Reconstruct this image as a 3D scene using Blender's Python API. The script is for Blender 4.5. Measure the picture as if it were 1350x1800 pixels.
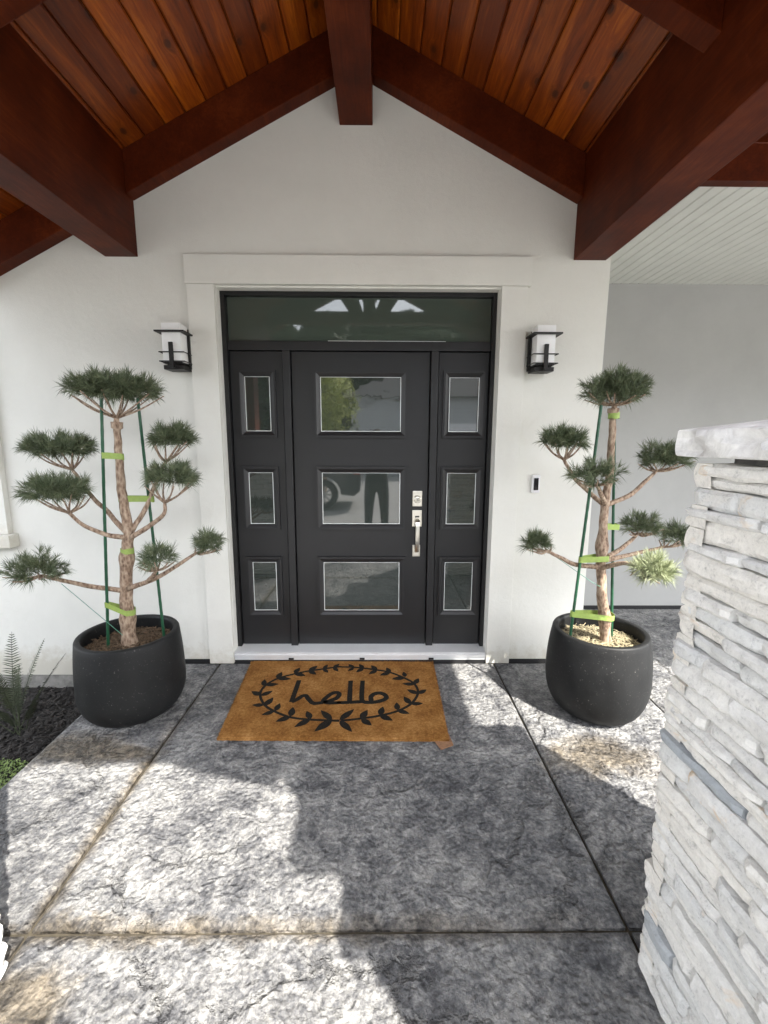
import bpy, bmesh, math, random
from mathutils import Vector, Matrix, noise
from math import sin, cos, pi, radians, sqrt
random.seed(7)
for o in list(bpy.data.objects): bpy.data.objects.remove(o)
S = bpy.context.scene
COL = S.collection
# ------------------------------------------------------------------ camera
cam_d = bpy.data.cameras.new('camera'); cam = bpy.data.objects.new('camera', cam_d); COL.objects.link(cam)
S.camera = cam
F_PX = 783.04; PITCH, YAW, ROLL = .16184, .00941, -.0038
cam_d.sensor_fit = 'VERTICAL'; cam_d.sensor_height = 36.0; cam_d.lens = F_PX/1800*36.0
cam_d.clip_start = .05; cam_d.clip_end = 2000
fw = Vector((sin(YAW)*cos(PITCH), cos(YAW)*cos(PITCH), -sin(PITCH)))
rt = Vector((cos(YAW), -sin(YAW), 0)); dn = fw.cross(rt)
r2 = cos(ROLL)*rt+sin(ROLL)*dn; d2 = -sin(ROLL)*rt+cos(ROLL)*dn
up = -d2; bk = -fw
cam.matrix_world = Matrix(((r2.x, up.x, bk.x, 0), (r2.y, up.y, bk.y, -3.03), (r2.z, up.z, bk.z, 1.60), (0, 0, 0, 1)))
# ------------------------------------------------------------------ light
SUN = Vector((.56, -.69, 1.0)).normalized()
SUN_EL = math.asin(SUN.z); SUN_AZ = math.atan2(SUN.x, SUN.y)
W = bpy.data.worlds.new('World'); S.world = W; W.use_nodes = True
wn = W.node_tree; sky = wn.nodes.new('ShaderNodeTexSky'); sky.sky_type = 'NISHITA'
sky.sun_disc = False; sky.sun_elevation = SUN_EL; sky.sun_rotation = SUN_AZ
sky.air_density = 1.0; sky.dust_density = 1.5; sky.ozone_density = 1.0
bg = wn.nodes['Background']; bg.inputs['Strength'].default_value = .15
hz = wn.nodes.new('ShaderNodeHueSaturation'); hz.inputs['Saturation'].default_value = .28   # thin bright haze, whitish sky
wn.links.new(sky.outputs[0], hz.inputs['Color']); wn.links.new(hz.outputs[0], bg.inputs['Color'])
sl = bpy.data.lights.new('sun', 'SUN'); sl.energy = 2.3; sl.angle = radians(.55); sl.color = (1, .95, .87)
so = bpy.data.objects.new('sun', sl); COL.objects.link(so)
so.rotation_euler = SUN.to_track_quat('Z', 'Y').to_euler(); so.location = (6, -8, 12)
S.view_settings.view_transform = 'Standard'; S.view_settings.look = 'None'
S.view_settings.exposure = 2.70; S.view_settings.gamma = 1.0
S.render.engine = 'CYCLES'; S.cycles.max_bounces = 10; S.cycles.diffuse_bounces = 6; S.cycles.glossy_bounces = 5

# ------------------------------------------------------------------ helpers
def tag(o, label=None, cat=None, group=None, kind=None):
    if label: o['label'] = label
    if cat: o['category'] = cat
    if group: o['group'] = group
    if kind: o['kind'] = kind
    return o
def empty(name, loc=(0, 0, 0), label=None, cat=None, group=None):
    o = bpy.data.objects.new(name, None); COL.objects.link(o); o.location = loc; o.empty_display_size = .1
    return tag(o, label, cat, group)
class MB:
    """collects faces; built as one mesh object in world coordinates (relative to its parent)"""
    def __init__(s): s.v = []; s.f = []
    def add(s, vs, fs):
        b = len(s.v); s.v += [tuple(v) for v in vs]; s.f += [tuple(b+i for i in f) for f in fs]; return s
    def box(s, x0, x1, y0, y1, z0, z1):
        vs = [(x, y, z) for z in (z0, z1) for y in (y0, y1) for x in (x0, x1)]
        return s.add(vs, [(0, 2, 3, 1), (4, 5, 7, 6), (0, 1, 5, 4), (2, 6, 7, 3), (0, 4, 6, 2), (1, 3, 7, 5)])
    def prism_y(s, prof, y0, y1):
        """profile of (x,z), extruded along y"""
        n = len(prof); vs = [(x, y0, z) for x, z in prof]+[(x, y1, z) for x, z in prof]
        return s.add(vs, [tuple(range(n-1, -1, -1)), tuple(range(n, 2*n))]+[(i, (i+1) % n, n+(i+1) % n, n+i) for i in range(n)])
    def prism_z(s, prof, z0, z1):
        n = len(prof); vs = [(x, y, z0) for x, y in prof]+[(x, y, z1) for x, y in prof]
        return s.add(vs, [tuple(range(n-1, -1, -1)), tuple(range(n, 2*n))]+[(i, (i+1) % n, n+(i+1) % n, n+i) for i in range(n)])
    def tube(s, pts, rad, n=8, cap=True):
        pts = [Vector(p) for p in pts]; m = len(pts)
        if not hasattr(rad, '__len__'): rad = [rad]*m
        vs = []; ref = Vector((.3, .9, .2)).normalized()
        for i, p in enumerate(pts):
            t = (pts[min(i+1, m-1)]-pts[max(i-1, 0)]).normalized()
            if abs(t.dot(ref)) > .98: ref = Vector((1, 0, .1)).normalized()
            a = t.cross(ref).normalized(); b = a.cross(t)
            for k in range(n):
                th = 2*pi*k/n; vs.append(p+(a*cos(th)+b*sin(th))*rad[i])
        fs = [(i*n+k, i*n+(k+1) % n, (i+1)*n+(k+1) % n, (i+1)*n+k) for i in range(m-1) for k in range(n)]
        if cap: fs += [tuple(range(n-1, -1, -1)), tuple(range((m-1)*n, m*n))]
        return s.add(vs, fs)
    def lathe(s, prof, cx, cy, n=40, close=False):
        vs = [(cx+r*cos(2*pi*k/n), cy+r*sin(2*pi*k/n), z) for r, z in prof for k in range(n)]
        fs = [(i*n+k, i*n+(k+1) % n, (i+1)*n+(k+1) % n, (i+1)*n+k) for i in range(len(prof)-1) for k in range(n)]
        fs += [tuple(range(n-1, -1, -1)), tuple(range((len(prof)-1)*n, len(prof)*n))]
        return s.add(vs, fs)
    def mesh(s, name, mat):
        me = bpy.data.meshes.new(name); me.from_pydata(s.v, [], s.f)
        if mat: me.materials.append(mat)
        return me
    def build(s, name, mat, parent=None, bevel=0, smooth=False, seg=2, fix=True, angle=35):
        me = s.mesh(name, mat)
        if fix:
            bm = bmesh.new(); bm.from_mesh(me); bmesh.ops.recalc_face_normals(bm, faces=bm.faces)
            if bevel:
                ed = [e for e in bm.edges if len(e.link_faces) == 2 and e.calc_face_angle(0) > radians(25)]
                bmesh.ops.bevel(bm, geom=ed, offset=bevel, segments=seg, profile=.7, affect='EDGES', clamp_overlap=True)
            bm.to_mesh(me); bm.free()
        if smooth:
            me.polygons.foreach_set('use_smooth', [True]*len(me.polygons))
            if angle: 
                try: me.set_sharp_from_angle(angle=radians(angle))
                except Exception: pass
        o = bpy.data.objects.new(name, me); COL.objects.link(o)
        if parent:
            o.parent = parent; l = parent.location
            if parent.parent: l = l+parent.parent.location
            if l.length: me.transform(Matrix.Translation(-l))
        return o

# ------------------------------------------------------------------ materials
MATS = {}
class NT:
    def __init__(s, name):
        s.m = bpy.data.materials.new(name); s.m.use_nodes = True; s.t = s.m.node_tree
        s.b = s.t.nodes['Principled BSDF']; s.tc = s.t.nodes.new('ShaderNodeTexCoord'); MATS[name] = s.m
    def n(s, typ, **k):
        n = s.t.nodes.new('ShaderNode'+typ)
        for a, v in k.items():
            if a in ('inputs',):
                for i, x in v.items(): n.inputs[i].default_value = x
            else: setattr(n, a, v)
        return n
    def l(s, a, b): s.t.links.new(a, b)
    def co(s, scale=(1, 1, 1), rot=(0, 0, 0), rnd=False):
        mp = s.n('Mapping'); mp.inputs['Scale'].default_value = scale; mp.inputs['Rotation'].default_value = rot
        if rnd:
            oi = s.n('ObjectInfo'); mu = s.n('VectorMath', operation='SCALE'); ad = s.n('VectorMath', operation='ADD')
            cb = s.n('CombineXYZ'); s.l(oi.outputs['Random'], cb.inputs[0]); s.l(oi.outputs['Random'], cb.inputs[1]); s.l(oi.outputs['Random'], cb.inputs[2])
            s.l(cb.outputs[0], mu.inputs[0]); mu.inputs['Scale'].default_value = 37.0
            s.l(s.tc.outputs['Object'], ad.inputs[0]); s.l(mu.outputs[0], ad.inputs[1]); s.l(ad.outputs[0], mp.inputs['Vector'])
        else: s.l(s.tc.outputs['Object'], mp.inputs['Vector'])
        return mp.outputs[0]
    def noise(s, co, scale, detail=6, rough=.6, dist=0, lac=2.0):
        n = s.n('TexNoise'); s.l(co, n.inputs['Vector']); n.inputs['Scale'].default_value = scale
        n.inputs['Detail'].default_value = detail; n.inputs['Roughness'].default_value = rough; n.inputs['Distortion'].default_value = dist
        return n.outputs[0]
    def ramp(s, fac, stops, interp='LINEAR'):
        r = s.n('ValToRGB'); r.color_ramp.interpolation = interp
        e = r.color_ramp.elements
        while len(e) < len(stops): e.new(.5)
        for i, (p, c) in enumerate(stops):
            e[i].position = p; c = c if hasattr(c, '__len__') else (c, c, c); e[i].color = (*c[:3], 1)
        s.l(fac, r.inputs[0]); return r.outputs[0]
    def mix(s, a, b, fac, mode='MIX'):
        m = s.n('MixRGB', blend_type=mode)
        for x, i in ((fac, 0), (a, 1), (b, 2)):
            if hasattr(x, 'is_output') or hasattr(x, 'links'): s.l(x, m.inputs[i])
            elif hasattr(x, '__len__'): m.inputs[i].default_value = (*x[:3], 1)
            else: m.inputs[i].default_value = x if i == 0 else (x, x, x, 1)
        return m.outputs[0]
    def math(s, op, a, b=0.):
        m = s.n('Math', operation=op)
        for x, i in ((a, 0), (b, 1)):
            if hasattr(x, 'links'): s.l(x, m.inputs[i])
            else: m.inputs[i].default_value = x
        return m.outputs[0]
    def bump(s, h, strength=.3, dist=.01, prev=None):
        b = s.n('Bump'); b.inputs['Strength'].default_value = strength; b.inputs['Distance'].default_value = dist
        s.l(h, b.inputs['Height'])
        if prev: s.l(prev, b.inputs['Normal'])
        s.l(b.outputs[0], s.b.inputs['Normal']); return b.outputs[0]
    def col(s, c):
        if hasattr(c, 'links'): s.l(c, s.b.inputs['Base Color'])
        else: s.b.inputs['Base Color'].default_value = (*c[:3], 1)
    def set(s, rough=.5, metal=0, spec=None, coat=None, ior=None):
        s.b.inputs['Metallic'].default_value = metal
        if hasattr(rough, 'links'): s.l(rough, s.b.inputs['Roughness'])
        else: s.b.inputs['Roughness'].default_value = rough
        if spec is not None: s.b.inputs['Specular IOR Level'].default_value = spec
        if coat is not None: s.b.inputs['Coat Weight'].default_value = coat
        if ior is not None: s.b.inputs['IOR'].default_value = ior
        return s.m

# white acrylic stucco, fine sand finish
m = NT('stucco'); c = m.co()
sp_ = m.n('SeparateXYZ'); m.l(m.tc.outputs['Object'], sp_.inputs[0])
spl = m.ramp(m.math('ADD', m.math('MULTIPLY', sp_.outputs[2], 3.0), m.math('MULTIPLY', m.noise(c, 16, 7, .75), 1.1)), [(.55, (.80, .77, .72)), (.95, (1, 1, 1))])
m.col(m.mix(m.ramp(m.noise(c, 2.2, 8, .7), [(.25, (.70, .695, .645)), (.75, (.77, .762, .712))]), spl, 1.0, 'MULTIPLY'))
h1 = m.noise(c, 190, 3, .6); h2 = m.noise(c, 26, 5, .6)
m.bump(h2, .36, .006, m.bump(h1, .5, .003)); m.set(.85, spec=.25); M_STUCCO = m.m
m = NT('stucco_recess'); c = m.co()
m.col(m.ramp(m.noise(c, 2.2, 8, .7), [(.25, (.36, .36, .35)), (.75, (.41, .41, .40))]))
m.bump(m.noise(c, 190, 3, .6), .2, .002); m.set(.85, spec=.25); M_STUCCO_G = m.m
# smooth white painted timber / trim
def plain(name, colr, rough=.5, metal=0, spec=None, ns=0, amp=.06, bump=0, bs=80, coat=None):
    m = NT(name); c = m.co()
    a = tuple(x*(1-amp) for x in colr); b = tuple(min(1, x*(1+amp)) for x in colr)
    m.col(m.ramp(m.noise(c, ns or 6, 6, .65), [(.3, a), (.7, b)]))
    if bump: m.bump(m.noise(c, bs, 4, .6), bump, .002)
    return m.set(rough, metal, spec, coat)
M_SILL = plain('sill_aluminium', (.72, .73, .74), .4, .2, bump=.05)
M_WHITE = plain('white_soffit', (.66, .67, .63), .55, bump=.08)
M_BLACKGAP = plain('gap_shade_black', (.012, .012, .013), .7)  # black colour standing in for shade in gaps and holes
M_CONC_F = plain('foundation_concrete', (.26, .25, .23), .9, ns=14, amp=.35, bump=.3)
M_DOOR = plain('charcoal_door_paint', (.0135, .0135, .0148), .42, ns=9, amp=.08, bump=.06, bs=120)
M_FRAME = plain('black_frame_paint', (.006, .006, .0065), .45, ns=9, bump=.05)
M_NICKEL = plain('satin_nickel', (.70, .67, .60), .28, 1.0, ns=30, amp=.05)
M_IRON = plain('black_iron', (.018, .017, .016), .5, .4, ns=40, amp=.2, bump=.1, bs=200)
M_OPAL = plain('opal_glass', (.86, .86, .85), .25, ns=12, amp=.03)
M_BEAD = plain('window_spacer_bar', (.80, .82, .82), .35, .3)
M_STAKE = plain('green_stake', (.012, .075, .035), .4, ns=60, amp=.25)
M_TAPE = plain('lime_tie_tape', (.27, .37, .085), .6, ns=50, amp=.12)
M_WIRE = plain('green_tie_wire', (.08, .25, .18), .4)
M_LENS = plain('black_lens', (.01, .01, .012), .15)
M_BEZEL = plain('white_plastic', (.75, .75, .76), .35)

# cedar planks
m = NT('cedar_plank'); c0 = m.co(rnd=True)
mp = m.n('Mapping'); mp.inputs['Scale'].default_value = (1, .07, 1); m.l(c0, mp.inputs['Vector']); g = mp.outputs[0]
kn = m.n('TexVoronoi'); kn.voronoi_dimensions = '2D'; kn.feature = 'F1'; mk = m.n('Mapping'); mk.inputs['Scale'].default_value = (1.0, .55, 1.0); m.l(c0, mk.inputs['Vector'])
m.l(mk.outputs[0], kn.inputs['Vector']); kn.inputs['Scale'].default_value = 4.6
knot = m.ramp(kn.outputs['Distance'], [(.0, 1), (.045, .95), (.075, .35), (.2, 0)])
gd = m.mix(g, knot, .035, 'ADD')
grain = m.noise(gd, 42, 6, .7, 1.2); wide = m.noise(g, 9, 4, .55, .8)
oi = m.n('ObjectInfo')
base = m.ramp(m.mix(grain, wide, .5), [(.34, (.10, .015, .0012)), (.50, (.26, .050, .003)), (.66, (.50, .130, .008))])
tint = m.ramp(oi.outputs['Random'], [(0, (.55, .48, .50)), (.45, (.9, .85, .8)), (1, (1.25, 1.28, 1.15))])
cc = m.mix(base, tint, 1.0, 'MULTIPLY')
cc = m.mix(cc, (.035, .008, .003), m.math('MULTIPLY', knot, .85))
m.col(cc); m.bump(grain, .12, .003); m.set(.38, spec=.4, coat=.15); M_CEDAR = m.m
# stained fir beams
m = NT('stained_beam'); c0 = m.co()
mp = m.n('Mapping'); mp.inputs['Scale'].default_value = (1, .08, 1); m.l(c0, mp.inputs['Vector'])
gr = m.noise(mp.outputs[0], 55, 6, .7, .8); pat = m.noise(c0, 3.5, 5, .6)
base = m.ramp(m.mix(gr, pat, .6), [(.34, (.040, .0058, .0012)), (.52, (.080, .0125, .0024)), (.68, (.140, .027, .0052))])
m.col(base); m.bump(gr, .16, .003); m.set(.5, spec=.14); M_BEAM = m.m

# stamped concrete
m = NT('stamped_concrete'); c = m.co()
n1 = m.noise(c, 13, 10, .74, .5); n2 = m.noise(c, 2.6, 6, .6, .5); n3 = m.noise(c, 60, 6, .70, .25)
f = m.mix(n1, n3, .40); f = m.mix(f, n2, .24)
v = m.ramp(f, [(.385, (.032, .033, .038)), (.455, (.095, .096, .102)), (.51, (.19, .19, .19)), (.59, (.37, .365, .35))])
# ochre mineral stains: along the control joints and in a few patches
sep = m.n('SeparateXYZ'); m.l(m.tc.outputs['Object'], sep.inputs[0])
sn = m.noise(c, 5.5, 7, .7)
dj = m.math('ABSOLUTE', m.math('ADD', sep.outputs[1], 1.797))
band = m.ramp(m.math('ADD', dj, m.math('MULTIPLY', m.math('SUBTRACT', sn, .5), .22)), [(0, 1), (.020, .7), (.055, 0)])
lft = m.ramp(m.math('ADD', m.math('MULTIPLY', sep.outputs[0], .25), .5), [(.18, 1), (.45, .75), (.7, .12)])
dj2 = m.math('ABSOLUTE', m.math('ADD', sep.outputs[0], 1.155))
band2 = m.ramp(m.math('ADD', dj2, m.math('MULTIPLY', m.math('SUBTRACT', sn, .5), .12)), [(0, 1), (.015, .6), (.05, 0)])
front = m.ramp(m.math('MULTIPLY', sep.outputs[1], -.5), [(.28, 0), (.5, 1)])
st = m.math('MAXIMUM', m.math('MULTIPLY', band, lft), m.math('MULTIPLY', m.math('MULTIPLY', band2, front), .9))
def blob(x, y, rx, ry):
    dx = m.math('DIVIDE', m.math('SUBTRACT', sep.outputs[0], x), rx); dy = m.math('DIVIDE', m.math('SUBTRACT', sep.outputs[1], y), ry)
    d = m.math('SQRT', m.math('ADD', m.math('MULTIPLY', dx, dx), m.math('MULTIPLY', dy, dy)))
    return m.ramp(m.math('ADD', d, m.math('MULTIPLY', m.math('SUBTRACT', sn, .5), 1.6)), [(.45, 1), (.95, 0)])
for q in ((-1.56, -.92, .30, .17), (1.12, -.98, .34, .20), (-1.05, -1.99, .22, .12), (-1.35, -.95, .3, .08)):
    st = m.math('MAXIMUM', st, m.math('MULTIPLY', blob(*q), .8))
col = m.mix(v, m.mix(v, (.62, .43, .18), 1.0, 'MULTIPLY'), m.math('MULTIPLY', st, .70))
dirt = m.ramp(m.math('ADD', m.math('MULTIPLY', st, .35), m.noise(c, 17, 5, .7)), [(.62, 1.0), (.9, .55)])
col = m.mix(col, dirt, 1.0, 'MULTIPLY')
COLC = col
# relief: leathery wrinkles, long stamp veins
wr = m.n('TexVoronoi'); wr.feature = 'SMOOTH_F1'; wr.inputs['Scale'].default_value = 44
dsp = m.mix(c, m.n('TexNoise').outputs[1], .0)
nz = m.n('TexNoise'); m.l(c, nz.inputs['Vector']); nz.inputs['Scale'].default_value = 12; nz.inputs['Detail'].default_value = 5
dsp = m.mix(c, nz.outputs[1], .10, 'ADD'); m.l(dsp, wr.inputs['Vector'])
vn = m.n('TexVoronoi'); vn.feature = 'DISTANCE_TO_EDGE'; vn.inputs['Scale'].default_value = 1.35
nz2 = m.n('TexNoise'); m.l(c, nz2.inputs['Vector']); nz2.inputs['Scale'].default_value = 2.6; nz2.inputs['Detail'].default_value = 7; nz2.inputs['Roughness'].default_value = .62
m.l(m.mix(c, nz2.outputs[1], .55, 'ADD'), vn.inputs['Vector'])
vein = m.ramp(vn.outputs['Distance'], [(0, 0), (.008, .45), (.028, 1)])
vmask = m.ramp(m.noise(c, 1.7, 3, .5), [(.44, 1), (.56, 0)])
vein = m.math('MAXIMUM', vein, vmask); m.col(m.mix(COLC, (.45, .44, .43), m.math('MULTIPLY', m.math('SUBTRACT', 1.0, vein), .38), 'MULTIPLY'))
b1 = m.bump(wr.outputs['Distance'], .9, .018)
b2 = m.bump(m.noise(c, 26, 8, .70, .3), 1.0, .016, b1)
b3 = m.bump(n3, .35, .004, b2)
m.bump(vein, 1.0, .012, b3)
m.set(m.ramp(n1, [(.3, .42), (.7, .75)]), spec=.4); M_CONC = m.m
M_JOINT = plain('joint_dirt', (.05, .042, .028), .95, ns=30, amp=.5)  # dark bed colour between the slabs
M_DRIVE = None
m = NT('driveway_concrete'); c = m.co()
m.col(m.ramp(m.noise(c, 3, 8, .7), [(.3, (.20, .20, .198)), (.7, (.32, .315, .30))])); m.bump(m.noise(c, 40, 5, .6), .3, .006); m.set(.8); M_DRIVE = m.m
# ledge stone
m = NT('ledge_stone'); c = m.co(rnd=True)
oi = m.n('ObjectInfo')
n1 = m.noise(c, 34, 9, .78, .4); n2 = m.noise(c, 130, 5, .75); n3 = m.noise(c, 7, 5, .6, .6)
v = m.ramp(m.mix(n1, n2, .35), [(.36, (.48, .48, .475)), (.46, (.76, .755, .74)), (.60, (.88, .875, .855))])
blue = m.ramp(oi.outputs['Random'], [(0, (.50, .54, .59)), (.05, (.72, .74, .76)), (.07, (.92, .92, .92)), (.3, (1, .99, .97)), (.32, (.90, .90, .89)), (.55, (1, .995, .98)), (.8, (1.0, .97, .92)), (.82, (.93, .94, .94)), (1, (.85, .86, .87))])
v = m.mix(v, blue, 1.0, 'MULTIPLY')
rm = m.math('MULTIPLY', m.ramp(n3, [(.60, 0), (.70, 1)]), m.ramp(m.math('FRACT', m.math('MULTIPLY', oi.outputs['Random'], 7.3)), [(.62, 0), (.72, .75)]))
v = m.mix(v, m.mix(v, (1.0, .74, .48), 1.0, 'MULTIPLY'), rm)
m.col(v); b = m.bump(n1, .7, .012); m.bump(n2, .35, .003, b); m.set(.8, spec=.3); M_STONE = m.m
m = NT('cap_stone'); c = m.co()
n1 = m.noise(c, 16, 8, .7, .5); vo = m.n('TexVoronoi'); vo.feature = 'SMOOTH_F1'; m.l(c, vo.inputs['Vector']); vo.inputs['Scale'].default_value = 30
m.col(m.ramp(n1, [(.35, (.55, .54, .53)), (.65, (.80, .79, .775))])); m.bump(n1, .5, .012, m.bump(vo.outputs[0], .5, .012)); m.set(.8, spec=.3); M_CAP = m.m
M_CORE = plain('mortar_core', (.16, .155, .15), .95, ns=30, amp=.3, bump=.3)
# glass panes: dark insulated glass
def glass(name, colr, ior, ns=3.0, bstr=0.0, bd=.002):
    m = NT(name); c = m.co(); m.col(colr); m.set(.028, spec=.5, ior=ior)
    if bstr: m.bump(m.noise(c, ns, 2, .5), bstr, bd)
    return m.m
M_GLASS = glass('door_glass', (.038, .046, .041), 2.0)
M_GLASS_T = glass('textured_door_glass', (.038, .046, .041), 2.0, 9, .25, .004)
M_TRANSOM = glass('transom_glass', (.062, .078, .064), 1.75)
# planter
m = NT('planter_fiberclay'); c = m.co()
sp = m.ramp(m.noise(c, 75, 5, .8), [(.62, 0), (.70, 1)]); pn = m.noise(c, 5, 7, .7)
v = m.ramp(pn, [(.3, (.005, .0054, .0058)), (.7, (.014, .0145, .015))])
m.col(m.mix(v, (.22, .21, .19), m.math('MULTIPLY', sp, m.ramp(pn, [(.35, .25), (.6, .9)]))))
m.bump(m.noise(c, 60, 5, .7), .18, .003); m.set(m.ramp(pn, [(.3, .48), (.7, .68)]), spec=.3); M_POT = m.m
m = NT('potting_bark'); c = m.co()
m.col(m.ramp(m.noise(c, 60, 6, .8), [(.3, (.012, .008, .006)), (.55, (.06, .038, .022)), (.75, (.17, .12, .07))])); m.bump(m.noise(c, 70, 5, .7), 1, .02); m.set(.95); M_BARKSOIL = m.m
M_CHIP = plain('bark_chip', (.10, .066, .038), .9, ns=60, amp=.6)
M_CHIPD = plain('dark_mulch_chip', (.022, .019, .017), .85, ns=25, amp=.9)
M_STRAW = plain('dry_needle', (.38, .33, .21), .8, ns=60, amp=.4)
m = NT('garden_mulch'); c = m.co()
m.col(m.ramp(m.noise(c, 70, 6, .8), [(.35, (.008, .007, .007)), (.6, (.030, .026, .023)), (.8, (.10, .09, .08))])); m.bump(m.noise(c, 60, 5, .8), 1, .03); m.set(.95); M_MULCH = m.m
# bark
m = NT('pine_bark'); c = m.co()
mp = m.n('Mapping'); mp.inputs['Scale'].default_value = (1, 1, .45); m.l(c, mp.inputs['Vector'])
b1 = m.noise(mp.outputs[0], 42, 7, .75, .6); vo = m.n('TexVoronoi'); m.l(mp.outputs[0], vo.inputs['Vector']); vo.inputs['Scale'].default_value = 70
m.col(m.ramp(m.mix(b1, vo.outputs[0], .3), [(.30, (.085, .055, .040)), (.46, (.27, .185, .13)), (.66, (.50, .39, .29))])); m.bump(b1, .9, .008, m.bump(vo.outputs[0], .5, .005)); m.set(.85, spec=.3); M_BARK = m.m
m = NT('pine_needles'); c = m.co()
m.col(m.ramp(m.noise(c, 22, 3, .6), [(.3, (.07, .095, .05)), (.55, (.135, .165, .09)), (.75, (.25, .27, .16))])); m.set(.45, spec=.4); M_NEEDLE = m.m
m = NT('sunlit_tone_needles'); c = m.co()  # paler copy of the needles, sunlight put into the colour
m.col(m.ramp(m.noise(c, 22, 3, .6), [(.3, (.20, .24, .13)), (.7, (.42, .45, .28))])); m.set(.5, spec=.35); M_NEEDLE_LIT = m.m
m = NT('fern_green'); c = m.co()
m.col(m.ramp(m.noise(c, 9, 3, .6), [(.3, (.035, .045, .025)), (.7, (.085, .10, .055))])); m.set(.5); M_FERN = m.m
m = NT('moss_green'); c = m.co()
m.col(m.ramp(m.noise(c, 30, 3, .6), [(.3, (.09, .15, .03)), (.7, (.22, .30, .09))])); m.set(.6); M_MOSS = m.m
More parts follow.
